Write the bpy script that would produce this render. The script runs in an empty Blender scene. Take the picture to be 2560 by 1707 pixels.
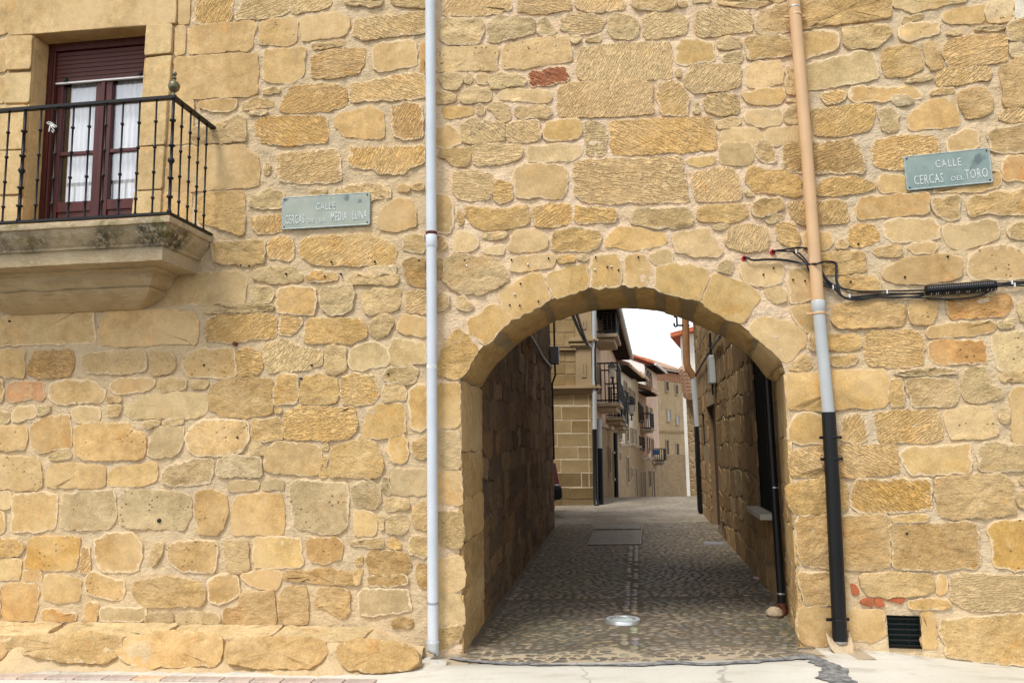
import bpy, bmesh, math, random
from mathutils import Vector, Matrix, noise as mnoise
random.seed(7)
R = math.radians
SC = bpy.context.scene
COL = SC.collection
V = Vector

# ------------------------------------------------------------ camera, sky, sun, exposure
PW, PH = 2560.0, 1707.0            # size of the photograph: measured points are given in its pixels
LENS = 28.0
FPX = LENS/36.0*PW
PITCH, ROLL = R(7.34), R(0.95)
EYE = V((0, -6.1, 1.5152))
FWD = V((0, math.cos(PITCH), math.sin(PITCH)))
_up = V((1, 0, 0)).cross(FWD)
RGT = V((1, 0, 0))*math.cos(ROLL) - _up*math.sin(ROLL)
UPV = _up*math.cos(ROLL) + V((1, 0, 0))*math.sin(ROLL)
cam_data = bpy.data.cameras.new('camera'); cam = bpy.data.objects.new('camera', cam_data); COL.objects.link(cam)
cam_data.lens = LENS; cam_data.sensor_width = 36.0; cam_data.clip_end = 2000.0; cam_data.clip_start = 0.05
m = Matrix.Identity(4)
for i in range(3):
    m[i][0] = RGT[i]; m[i][1] = UPV[i]; m[i][2] = -FWD[i]; m[i][3] = EYE[i]
cam.matrix_world = m
SC.camera = cam

SUN_EL, SUN_AZ = R(58), R(215)     # behind the camera, to the left; azimuth clockwise from +Y
world = bpy.data.worlds.new('World'); SC.world = world; world.use_nodes = True
wn = world.node_tree.nodes; wl = world.node_tree.links
for n in list(wn): wn.remove(n)
sky = wn.new('ShaderNodeTexSky'); sky.sky_type = 'NISHITA'; sky.sun_disc = False
sky.sun_elevation = SUN_EL; sky.sun_rotation = SUN_AZ; sky.dust_density = 1.0; sky.air_density = 1.0; sky.altitude = 600
hs = wn.new('ShaderNodeHueSaturation'); hs.inputs['Saturation'].default_value = 0.22
bg = wn.new('ShaderNodeBackground'); bg.inputs['Strength'].default_value = 0.13
wo = wn.new('ShaderNodeOutputWorld')
wl.new(sky.outputs[0], hs.inputs['Color']); wl.new(hs.outputs[0], bg.inputs['Color']); wl.new(bg.outputs[0], wo.inputs['Surface'])
sd = bpy.data.lights.new('sun', 'SUN'); sd.energy = 1.5; sd.angle = R(14); sd.color = (1.0, 0.965, 0.90)
sun = bpy.data.objects.new('sun', sd); COL.objects.link(sun)
sdir = V((math.sin(SUN_AZ)*math.cos(SUN_EL), math.cos(SUN_AZ)*math.cos(SUN_EL), math.sin(SUN_EL)))
sun.rotation_euler = sdir.to_track_quat('Z', 'Y').to_euler(); sun.location = (0, -10, 20)
SC.view_settings.view_transform = 'Standard'; SC.view_settings.look = 'None'
SC.view_settings.exposure = 1.0; SC.view_settings.gamma = 1.0; SC.view_settings.use_curve_mapping = False
SC.cycles.max_bounces = 8; SC.cycles.diffuse_bounces = 5

# ------------------------------------------------------------ measuring helpers: photo pixel -> point on a real plane
def ray(px, py):
    return (FWD*FPX + RGT*(px-PW/2) - UPV*(py-PH/2)).normalized()
def hit(px, py, P, n):
    d = ray(px, py); return EYE + d*((P-EYE).dot(n)/d.dot(n))
def tpar(px, py, P, n):
    d = ray(px, py); return (P-EYE).dot(n)/d.dot(n)
def onY(px, py, y=0.0): return hit(px, py, V((0, y, 0)), V((0, -1, 0)))
def onG(px, py, z=0.0): return hit(px, py, V((0, 0, z)), V((0, 0, 1)))
AL, AR = R(7.6), R(12.0)
XL, XR = onY(1078, 853).x, onY(2046, 853).x        # where the three fronts meet
NM = V((0, -1, 0)); PM = V((0, 0, 0))
NL = V((-math.sin(AL), -math.cos(AL), 0)); PL = V((XL, 0, 0)); UL = V((-math.cos(AL), math.sin(AL), 0))
NR = V((-math.sin(AR), -math.cos(AR), 0)); PR = V((XR, 0, 0)); UR = V((math.cos(AR), -math.sin(AR), 0))
Z1 = V((0, 0, 1))
def front(px, py):
    """point of the street front (left house, gate wall, right house) seen at this pixel"""
    t = min(max(tpar(px, py, PL, NL), tpar(px, py, PM, NM)), tpar(px, py, PR, NR))
    return EYE + ray(px, py)*t
def fnormal(p):
    if p.x < XL: return NL
    if p.x > XR: return NR
    return NM
def off(px, py, P, n, d): return hit(px, py, P+n*d, n)
def zg(x):
    k = [(-9, -.16), (-3.6, -.072), (-2.8, -.06), (-.9, -.05), (-.45, 0), (2.1, 0), (2.6, -.02), (3.05, -.055), (3.75, -.115), (9, -.45)]
    if x <= k[0][0]: return k[0][1]
    for (a, b), (c, d) in zip(k, k[1:]):
        if x <= c: return b + (d-b)*(x-a)/(c-a)
    return k[-1][1]
def fbm(p, o=3):
    return mnoise.fractal(p, 1.0, 2.0, o, noise_basis='PERLIN_ORIGINAL')

# ------------------------------------------------------------ objects
def tag(o, label=None, cat=None, group=None, kind=None):
    if label: o['label'] = label
    if cat: o['category'] = cat
    if group: o['group'] = group
    if kind: o['kind'] = kind
    return o
def thing(name, loc, label, cat, group=None, kind=None):
    o = bpy.data.objects.new(name, None); COL.objects.link(o); o.location = loc; o.empty_display_size = 0.2
    return tag(o, label, cat, group, kind)
def wloc(o):
    p = V((0, 0, 0))
    while o is not None: p += o.location; o = o.parent
    return p
def mesh_obj(name, verts, faces, mat, parent=None, smooth=True, origin=None, color=None):
    """one mesh object from world-space points; origin defaults to their centre"""
    vs = [V(v) for v in verts]
    if origin is None:
        origin = sum(vs, V((0, 0, 0)))/len(vs)
    me = bpy.data.meshes.new(name); me.from_pydata([tuple(v-origin) for v in vs], [], faces)
    if smooth: me.polygons.foreach_set('use_smooth', [True]*len(me.polygons))
    me.materials.append(mat)
    o = bpy.data.objects.new(name, me); COL.objects.link(o)
    if parent is not None:
        o.parent = parent; o.location = origin - wloc(parent)
    else: o.location = origin
    if color is not None: o.color = (*color, 1.0)
    return o
class MB:
    """collects shapes for one mesh"""
    def __init__(s): s.v = []; s.f = []
    def add(s, vs, fs):
        k = len(s.v); s.v += [V(v) for v in vs]; s.f += [tuple(i+k for i in f) for f in fs]; return s
    def quad(s, a, b, c, d): return s.add([a, b, c, d], [(0, 1, 2, 3)])
    def hexa(s, p):   # 8 points: 4 bottom ring, 4 top ring
        return s.add(p, [(3, 2, 1, 0), (4, 5, 6, 7), (0, 1, 5, 4), (1, 2, 6, 5), (2, 3, 7, 6), (3, 0, 4, 7)])
    def box(s, c, sx, sy, sz, ax=None):
        c = V(c); ax = ax or (V((1, 0, 0)), V((0, 1, 0)), V((0, 0, 1))); X, Y, Z = ax[0]*sx/2, ax[1]*sy/2, ax[2]*sz/2
        return s.hexa([c-X-Y-Z, c+X-Y-Z, c+X+Y-Z, c-X+Y-Z, c-X-Y+Z, c+X-Y+Z, c+X+Y+Z, c-X+Y+Z])
    def tube(s, pts, r, n=8, cap=True):
        pts = [V(p) for p in pts]; rs = r if isinstance(r, (list, tuple)) else [r]*len(pts)
        T = []
        for i in range(len(pts)):
            a = pts[max(i-1, 0)]; b = pts[min(i+1, len(pts)-1)]; t = (b-a); T.append(t.normalized() if t.length > 1e-9 else V((0, 0, 1)))
        N = T[0].orthogonal().normalized(); vs = []
        for i, p in enumerate(pts):
            if i: N = (T[i-1].rotation_difference(T[i]) @ N); N = (N - T[i]*N.dot(T[i])).normalized()
            B = T[i].cross(N)
            for k in range(n):
                a = 2*math.pi*k/n; vs.append(p + (N*math.cos(a)+B*math.sin(a))*rs[i])
        fs = []
        for i in range(len(pts)-1):
            for k in range(n):
                k2 = (k+1) % n; fs.append((i*n+k, i*n+k2, (i+1)*n+k2, (i+1)*n+k))
        if cap: fs.append(tuple(range(n-1, -1, -1))); fs.append(tuple((len(pts)-1)*n+k for k in range(n)))
        return s.add(vs, fs)
    def lathe(s, base, prof, n=12, axis=None):
        axis = axis or Z1; N = axis.orthogonal().normalized(); B = axis.cross(N); vs = []; fs = []
        for (r, z) in prof:
            for k in range(n):
                a = 2*math.pi*k/n; vs.append(V(base)+axis*z+(N*math.cos(a)+B*math.sin(a))*max(r, 1e-4))
        for i in range(len(prof)-1):
            for k in range(n):
                k2 = (k+1) % n; fs.append((i*n+k, i*n+k2, (i+1)*n+k2, (i+1)*n+k))
        fs.append(tuple(range(n-1, -1, -1))); fs.append(tuple((len(prof)-1)*n+k for k in range(n)))
        return s.add(vs, fs)
    def prism(s, poly, vec):
        n = len(poly); a = [V(p) for p in poly]; b = [p+V(vec) for p in a]
        return s.add(a+b, [tuple(range(n-1, -1, -1)), tuple(range(n, 2*n))]+[(i, (i+1) % n, n+(i+1) % n, n+i) for i in range(n)])
    def build(s, name, mat, parent=None, smooth=False, bevel=0.0, origin=None, color=None):
        o = mesh_obj(name, s.v, s.f, mat, parent, smooth, origin, color)
        if bevel:
            md = o.modifiers.new('bevel', 'BEVEL'); md.width = bevel; md.segments = 2; md.limit_method = 'ANGLE'; md.angle_limit = R(40)
        if smooth:
            e = o.modifiers.new('split', 'EDGE_SPLIT'); e.split_angle = R(42)
        return o

# ------------------------------------------------------------ materials
class G:
    def __init__(s, name, rough=0.85, spec=0.25, metal=0.0):
        s.m = bpy.data.materials.new(name); s.m.use_nodes = True; s.t = s.m.node_tree; s.n = s.t.nodes; s.l = s.t.links
        s.b = s.n['Principled BSDF']; s.b.inputs['Roughness'].default_value = rough
        s.b.inputs['Specular IOR Level'].default_value = spec; s.b.inputs['Metallic'].default_value = metal
    def put(s, sock, v):
        if isinstance(v, bpy.types.NodeSocket): s.l.new(v, sock)
        elif isinstance(v, (tuple, list)) and len(v) == 3 and sock.type == 'RGBA': sock.default_value = (*v, 1)
        else: sock.default_value = v
    def coord(s, kind='Object'): return s.n.new('ShaderNodeTexCoord').outputs[kind]
    def mapping(s, v, scale=(1, 1, 1), rot=(0, 0, 0), loc=(0, 0, 0)):
        k = s.n.new('ShaderNodeMapping'); s.l.new(v, k.inputs['Vector'])
        s.put(k.inputs['Scale'], scale); s.put(k.inputs['Rotation'], rot); s.put(k.inputs['Location'], loc); return k.outputs[0]
    def noise(s, v, scale, detail=4, rough=0.55, out='Fac', dist=0.0):
        k = s.n.new('ShaderNodeTexNoise'); s.l.new(v, k.inputs['Vector']); k.inputs['Scale'].default_value = scale
        k.inputs['Detail'].default_value = detail; k.inputs['Roughness'].default_value = rough; k.inputs['Distortion'].default_value = dist; return k.outputs[out]
    def voro(s, v, scale, feat='F1', out='Distance', rnd=1.0):
        k = s.n.new('ShaderNodeTexVoronoi'); s.l.new(v, k.inputs['Vector']); k.feature = feat; k.inputs['Scale'].default_value = scale
        k.inputs['Randomness'].default_value = rnd; return k.outputs[out]
    def ramp(s, f, a, b, lo=0.0, hi=1.0, smooth=True):
        k = s.n.new('ShaderNodeMapRange'); k.interpolation_type = 'SMOOTHSTEP' if smooth else 'LINEAR'; s.l.new(f, k.inputs['Value'])
        for nm, x in (('From Min', a), ('From Max', b), ('To Min', lo), ('To Max', hi)): k.inputs[nm].default_value = x
        return k.outputs[0]
    def math(s, op, a, b=0.0):
        k = s.n.new('ShaderNodeMath'); k.operation = op; s.put(k.inputs[0], a); s.put(k.inputs[1], b); return k.outputs[0]
    def vadd(s, a, b):
        k = s.n.new('ShaderNodeVectorMath'); k.operation = 'ADD'; s.l.new(a, k.inputs[0]); s.put(k.inputs[1], b); return k.outputs[0]
    def mix(s, f, a, b, mode='MIX'):
        k = s.n.new('ShaderNodeMix'); k.data_type = 'RGBA'; k.blend_type = mode
        s.put(k.inputs[0], f); s.put(k.inputs[6], a); s.put(k.inputs[7], b); return k.outputs[2]
    def attr(s, name, out='Fac'):
        k = s.n.new('ShaderNodeAttribute'); k.attribute_name = name; return k.outputs[out]
    def oinfo(s, out): return s.n.new('ShaderNodeObjectInfo').outputs[out]
    def color(s, c): s.put(s.b.inputs['Base Color'], c); return s
    def bump(s, h, strength=0.5, dist=0.01):
        k = s.n.new('ShaderNodeBump'); k.inputs['Strength'].default_value = strength; k.inputs['Distance'].default_value = dist
        s.l.new(h, k.inputs['Height']); s.l.new(k.outputs[0], s.b.inputs['Normal']); return s

def dust(g, c, gate=None):
    pos = g.n.new('ShaderNodeNewGeometry').outputs['Position']
    f = g.math('MAXIMUM', g.ramp(g.noise(pos, 1.3, 6, 0.66), 0.44, 0.66, 0, 0.50), g.ramp(g.noise(g.vadd(pos, (4, 7, 9)), 6.0, 6, 0.72), 0.52, 0.72, 0, 0.55))
    if gate is not None: f = g.math('MULTIPLY', f, gate)
    return g.mix(f, c, (0.67, 0.49, 0.265))
CREAM = (0.73, 0.58, 0.375)
def stone_mat(kind):
    g = G('sandstone_'+kind, 0.92, 0.15)
    rnd = g.oinfo('Random'); base = g.oinfo('Color')
    sh = g.math('MULTIPLY', rnd, 73.0); cb = g.n.new('ShaderNodeCombineXYZ')
    for i in range(3): g.l.new(sh, cb.inputs[i])
    v = g.vadd(g.coord(), cb.outputs[0])
    big = g.noise(v, 3.2, 5, 0.6); mid = g.noise(v, 13, 5, 0.65); fine = g.noise(v, 75, 3, 0.7)
    c = g.mix(g.ramp(big, 0.32, 0.68), g.mix(1.0, base, (0.88, 0.86, 0.82), 'MULTIPLY'), g.mix(1.0, base, (1.09, 1.10, 1.12), 'MULTIPLY'))
    iron = g.ramp(g.noise(v, 4.5, 4, 0.6, dist=0.6), 0.56, 0.74, 0.0, 0.55)
    c = g.mix(iron, c, g.mix(1.0, base, (1.10, 0.86, 0.58), 'MULTIPLY'))
    grey = g.ramp(g.noise(g.vadd(v, (9, 4, 2)), 5.5, 5, 0.65), 0.58, 0.76, 0.0, 0.22)
    c = g.mix(grey, c, (0.42, 0.345, 0.22))
    c = g.mix(1.0, c, g.mix(g.ramp(mid, 0.28, 0.72), (0.85, 0.84, 0.82), (1.12, 1.12, 1.12)), 'MULTIPLY')
    c = g.mix(1.0, c, g.mix(g.ramp(fine, 0.30, 0.70), (0.86, 0.86, 0.86), (1.12, 1.12, 1.12)), 'MULTIPLY')
    spk = g.math('MULTIPLY', g.ramp(g.voro(v, 34), 0.16, 0.06), g.ramp(g.noise(v, 6, 3), 0.52, 0.62)); c = g.mix(g.math('MULTIPLY', spk, 0.55), c, g.mix(1.0, c, (0.40, 0.30, 0.20), 'MULTIPLY'))
    # lime smeared over the edge of the stone
    ed = g.math('ADD', g.attr('edge'), g.math('MULTIPLY', g.math('SUBTRACT', g.noise(v, 21, 6, 0.74), 0.5), 2.4))
    halo = g.math('FRACT', g.math('MULTIPLY', rnd, 17.3)); ed = g.math('SUBTRACT', ed, g.math('MULTIPLY', halo, 0.55))
    c = g.mix(g.ramp(ed, 0.36, 0.72, 0.0, 0.9), c, CREAM)
    lime = g.ramp(g.noise(g.vadd(v, (3, 30, 7)), 9, 6, 0.72), 0.63, 0.72, 0.0, 0.6)
    c = g.mix(lime, c, (0.68, 0.56, 0.38))
    bl = g.n.new('ShaderNodeRGBToBW'); g.l.new(base, bl.inputs[0]); c = dust(g, c, g.ramp(bl.outputs[0], 0.25, 0.33))
    if kind == 'tooled':
        ang = g.math('MULTIPLY', g.math('SUBTRACT', g.math('FRACT', g.math('MULTIPLY', rnd, 7.7)), 0.38), 1.9)
        rot = g.n.new('ShaderNodeCombineXYZ'); g.l.new(ang, rot.inputs[1])
        pass
        # rotate first, then stretch
        mp1 = g.mapping(v); g.l.new(rot.outputs[0], mp1.node.inputs['Rotation']); mp2 = g.mapping(mp1, (13, 40, 100))
        st = g.noise(mp2, 1.0, 2.0, 0.6, dist=0.05)
        c = g.mix(1.0, c, (1.16, 1.13, 1.10), 'MULTIPLY')
        groove = g.ramp(st, 0.36, 0.56)
        patch = g.math('MULTIPLY', g.ramp(big, 0.36, 0.60, 0.35, 1.0), g.ramp(mid, 0.30, 0.55, 0.35, 1.0))
        h = g.math('MULTIPLY', groove, patch)
        c = g.mix(g.math('MULTIPLY', g.ramp(st, 0.40, 0.28), 0.30), c, g.mix(1.0, c, (0.62, 0.50, 0.38), 'MULTIPLY'))  # shade of the chisel gouges put into the colour
        h = g.math('ADD', h, g.math('MULTIPLY', fine, 0.35)); g.bump(h, 1.0, 0.016)
    elif kind == 'rough':
        rg = g.noise(v, 15, 7, 0.66, dist=0.4); lay = g.noise(g.mapping(v, (8, 9, 19)), 1.0, 6, 0.66, dist=0.3)
        h = g.math('ADD', g.math('ADD', rg, g.math('MULTIPLY', lay, 0.6)), g.math('MULTIPLY', fine, 0.25))
        c = g.mix(g.ramp(rg, 0.46, 0.30, 0.0, 0.5), c, g.mix(1.0, c, (0.62, 0.52, 0.40), 'MULTIPLY')); g.bump(h, 1.0, 0.028)
    elif kind == 'pitted':
        pit = g.voro(v, 26); pm = g.math('MULTIPLY', g.ramp(pit, 0.24, 0.08), g.ramp(g.noise(v, 7, 3), 0.48, 0.60))
        h = g.math('SUBTRACT', g.math('MULTIPLY', g.noise(v, 22, 6, 0.65), 0.7), pm)
        c = g.mix(g.math('MULTIPLY', pm, 0.7), c, g.mix(1.0, c, (0.34, 0.26, 0.18), 'MULTIPLY')); g.bump(h, 0.9, 0.014)
    else:
        h = g.math('ADD', g.math('MULTIPLY', g.noise(v, 24, 6, 0.62), 0.8), g.math('MULTIPLY', fine, 0.4)); g.bump(h, 0.55, 0.007)
    g.color(c); return g.m
SM = {k[0]: stone_mat(k) for k in ('smooth', 'rough', 'pitted', 'tooled')}
TONE = dict(l=(.60, .45, .235), o=(.575, .395, .180), y=(.60, .405, .170), d=(.50, .33, .145), m=(.56, .40, .20), g=(.49, .375, .21),
            w=(.66, .53, .33), W=(.78, .72, .60), r=(.52, .28, .14), R=(.36, .15, .08), b=(.42, .13, .06), Y=(.52, .325, .105), u=(.57, .33, .13),
            n=(.645, .475, .255), k=(.615, .46, .25), j=(.665, .505, .275), x=(.56, .395, .19))
MIDTONE = dict(o='n', g='k', l='j', d='x')
def mortar_mat(name, c0, c1, c2, sc=1.0):
    c0, c1, c2 = [(a*1.0, b*.985, c*.95) for a, b, c in (c0, c1, c2)]
    g = G(name, 0.95, 0.1); v = g.coord()
    c = g.mix(g.ramp(g.noise(v, 2.6*sc, 6, 0.62), 0.35, 0.65), c0, c1)
    c = g.mix(g.ramp(g.noise(g.vadd(v, (1, 7, 3)), 24, 6, 0.72), 0.50, 0.72, 0, 0.7), c, tuple(x*0.72 for x in c1))
    c = g.mix(g.ramp(g.noise(g.vadd(v, (5, 2, 8)), 7*sc, 6, 0.7), 0.55, 0.78, 0, 0.75), c, c2)
    c = g.mix(g.ramp(g.noise(g.vadd(v, (8, 3, 5)), 1.15*sc, 4, 0.6), 0.50, 0.64, 0, 0.6), c, tuple((x+y)/2*k_ for x, y, k_ in zip(c1, c2, (0.94, 0.96, 1.02))))
    ck = g.math('MULTIPLY', g.ramp(g.voro(g.vadd(v, g.mix(.25, (0, 0, 0), g.noise(v, 5, 4, .65, 'Color'))), 4.0, 'DISTANCE_TO_EDGE'), .012, .0, 0, 1), g.ramp(g.noise(g.vadd(v, (2, 2, 9)), 3.0, 3), .52, .62)); c = g.mix(g.math('MULTIPLY', ck, .65), c, tuple(x*.35 for x in c1))
    if c0[0] > 0.55: c = dust(g, c)
    sand = g.noise(v, 190, 2, 0.7); c = g.mix(1.0, c, g.mix(g.ramp(sand, 0.3, 0.7), (0.86, 0.86, 0.86), (1.10, 1.10, 1.10)), 'MULTIPLY')
    h = g.math('ADD', g.math('ADD', g.math('MULTIPLY', g.noise(v, 11, 6, 0.6), 1.0), g.math('MULTIPLY', g.noise(g.mapping(v, (30, 30, 60)), 1, 3, 0.6), 0.35)), g.math('MULTIPLY', sand, 0.14))
    g.bump(h, 1.0, 0.026); g.color(c); return g.m
M = {}
M['mortar_left'] = mortar_mat('mortar_left', (.66, .51, .325), (.59, .46, .30), (.71, .57, .385))
M['mortar_mid'] = mortar_mat('mortar_mid', (.81, .62, .425), (.76, .58, .40), (.83, .66, .47))
M['mortar_right'] = mortar_mat('mortar_right', (.63, .50, .34), (.69, .545, .36), (.56, .475, .35))
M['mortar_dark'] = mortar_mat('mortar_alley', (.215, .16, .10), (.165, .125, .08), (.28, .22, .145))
def plain(name, c, rough=0.6, spec=0.3, metal=0.0, var=0.12, sc=6.0, bump=0.0, bsc=40.0, bd=0.003):
    g = G(name, rough, spec, metal); v = g.coord()
    f = g.ramp(g.noise(v, sc, 5, 0.6), 0.3, 0.7)
    g.color(g.mix(f, tuple(x*(1-var) for x in c), tuple(x*(1+var) for x in c)))
    if bump: g.bump(g.noise(v, bsc, 4, 0.6), bump, bd)
    return g.m
def plaster(name, c, dirt=(.25, .19, .12), amt=0.5):
    g = G(name, 0.93, 0.1); v = g.coord()
    k = g.mix(g.ramp(g.noise(v, 0.9, 5, 0.6), 0.35, 0.7), c, tuple(x*0.82 for x in c))
    k = g.mix(g.ramp(g.noise(g.mapping(v, (1.6, 1.6, 0.35)), 1.0, 5, 0.65), 0.52, 0.75, 0, amt), k, dirt)
    g.bump(g.noise(v, 18, 5, 0.6), 0.4, 0.01); g.color(k); return g.m
M['iron'] = plain('black_iron', (.007, .007, .008), 0.5, 0.3, 0.0, 0.25, 20, 0.2, 60, 0.001)
g = G('pvc_white', 0.35, 0.4); v = g.coord()
c = g.mix(g.ramp(g.noise(v, 3, 5, .6), .3, .7), (0.545, 0.583, 0.62), (0.609, 0.651, 0.693))
c = g.mix(g.ramp(g.noise(g.mapping(v, (20, 20, 2.0)), 1, 5, .7), .56, .74, 0, 0.3), c, (0.36, 0.384, 0.409))
c = g.mix(g.ramp(g.noise(g.mapping(v, (14, 14, 5.0)), 1, 5, .75), .665, .70, 0, .85), c, (0.46, 0.46, 0.44)); g.color(c); M['pvc_white'] = g.m
M['pvc_grey'] = plain('grey_pvc', (.44, .46, .46), 0.4, 0.4, 0, 0.06, 3)
M['pvc_black'] = plain('black_pvc', (.007, .007, .008), 0.38, 0.3, 0, 0.1, 3)
g = G('pvc_tan', 0.45, 0.4); v = g.coord()
c = g.mix(g.ramp(g.noise(v, 3, 5, .6), .3, .7), (0.583, 0.376, 0.202), (0.651, 0.42, 0.226))
c = g.mix(g.ramp(g.noise(g.mapping(v, (20, 20, 2.0)), 1, 5, .7), .56, .74, 0, 0.3), c, (0.384, 0.248, 0.133))
c = g.mix(g.ramp(g.noise(g.mapping(v, (14, 14, 5.0)), 1, 5, .75), .665, .70, 0, .85), c, (0.7, 0.66, 0.6)); g.color(c); M['pvc_tan'] = g.m
M['pvc_tan_far'] = plain('ochre_pipe_paint', (.34, .17, .07), 0.5, 0.3, 0, 0.15, 4)
M['steel'] = plain('galvanised_steel', (.45, .46, .47), 0.38, 0.5, 0.85, 0.15, 12)
M['rust'] = plain('rusty_steel', (.11, .035, .018), 0.8, 0.2, 0, 0.35, 25)
M['cable'] = plain('black_cable', (.009, .009, .010), 0.42, 0.4, 0, 0.2, 20)
M['tie'] = plain('white_tie', (.75, .75, .73), 0.5, 0.3)
M['red_tube'] = plain('red_conduit', (.45, .02, .02), 0.5, 0.3)
M['wood'] = None
g = G('dark_red_wood', 0.42, 0.4); v = g.coord()
g.color(g.mix(g.ramp(g.noise(g.mapping(v, (18, 18, 1.6)), 1, 5, 0.6), 0.3, 0.7), (.045, .008, .006), (.095, .018, .013))); M['wood'] = g.m
M['shutter'] = plain('brown_shutter', (.085, .026, .020), 0.5, 0.3, 0, 0.12, 5)
M['white_paint'] = plain('white_paint', (.80, .80, .78), 0.5, 0.3, 0, 0.04)
g = G('lace_curtain', 0.9, 0.1); v = g.coord()
w = g.voro(v, 60); g.color(g.mix(g.ramp(w, 0.12, 0.4), (.88, .88, .87), (.76, .77, .78))); g.bump(g.noise(g.mapping(v, (22, 22, 1.2)), 1, 3), 0.4, 0.015); M['curtain'] = g.m
g = G('window_glass', 0.04, 0.5); tr_ = g.n.new('ShaderNodeBsdfTransparent'); gl_ = g.n.new('ShaderNodeBsdfGlossy'); gl_.inputs['Roughness'].default_value = 0.03
mx_ = g.n.new('ShaderNodeMixShader'); mx_.inputs[0].default_value = 0.17; g.l.new(tr_.outputs[0], mx_.inputs[1]); g.l.new(gl_.outputs[0], mx_.inputs[2]); g.l.new(mx_.outputs[0], g.n['Material Output'].inputs['Surface']); M['glass'] = g.m
M['dark'] = plain('dark_interior', (.006, .006, .006), 0.9, 0.1)
M['pane'] = plain('dark_window_pane', (.018, .018, .020), 0.12, 0.5, 0, 0.2)
M['bronze'] = plain('weathered_bronze', (.16, .145, .085), 0.42, 0.5, 0.55, 0.25, 40)
# ------------------------------------------------------------ stones
def chaikin(p, k=0.2, it=2):
    for _ in range(it):
        q = []
        for i in range(len(p)):
            a, b = V(p[i]), V(p[(i+1) % len(p)]); q += [a.lerp(b, k), a.lerp(b, 1-k)]
        p = q
    return p
def resample(p, n, closed=True):
    p = [V(a) for a in p]; q = p+[p[0]] if closed else p
    L = [0.0]
    for a, b in zip(q, q[1:]): L.append(L[-1]+(b-a).length)
    out = []; j = 0; m_ = n if closed else n-1
    for i in range(n):
        t = L[-1]*i/m_
        while j < len(q)-2 and L[j+1] < t: j += 1
        d = L[j+1]-L[j]; out.append(q[j].lerp(q[j+1], (t-L[j])/d if d > 1e-9 else 0))
    return out
PROUD = dict(s=.008, r=.013, p=.010, t=.009)
RELIEF = dict(s=.003, r=.013, p=.007, t=.005)
def roundpoly(p, rad):
    """cut the corners back by a fixed length and round them"""
    q = []; n = len(p)
    for i in range(n):
        a, b, c = V(p[i-1]), V(p[i]), V(p[(i+1) % n]); la, lc = (a-b).length, (c-b).length
        d1, d2 = min(rad, la*.35), min(rad, lc*.35); e = b+(a-b)*(d1/max(la, 1e-6)); f = b+(c-b)*(d2/max(lc, 1e-6))
        for t in (0, .33, .67, 1): q.append(e*(1-t)**2 + b*2*t*(1-t) + f*t*t)
    return q
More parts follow.
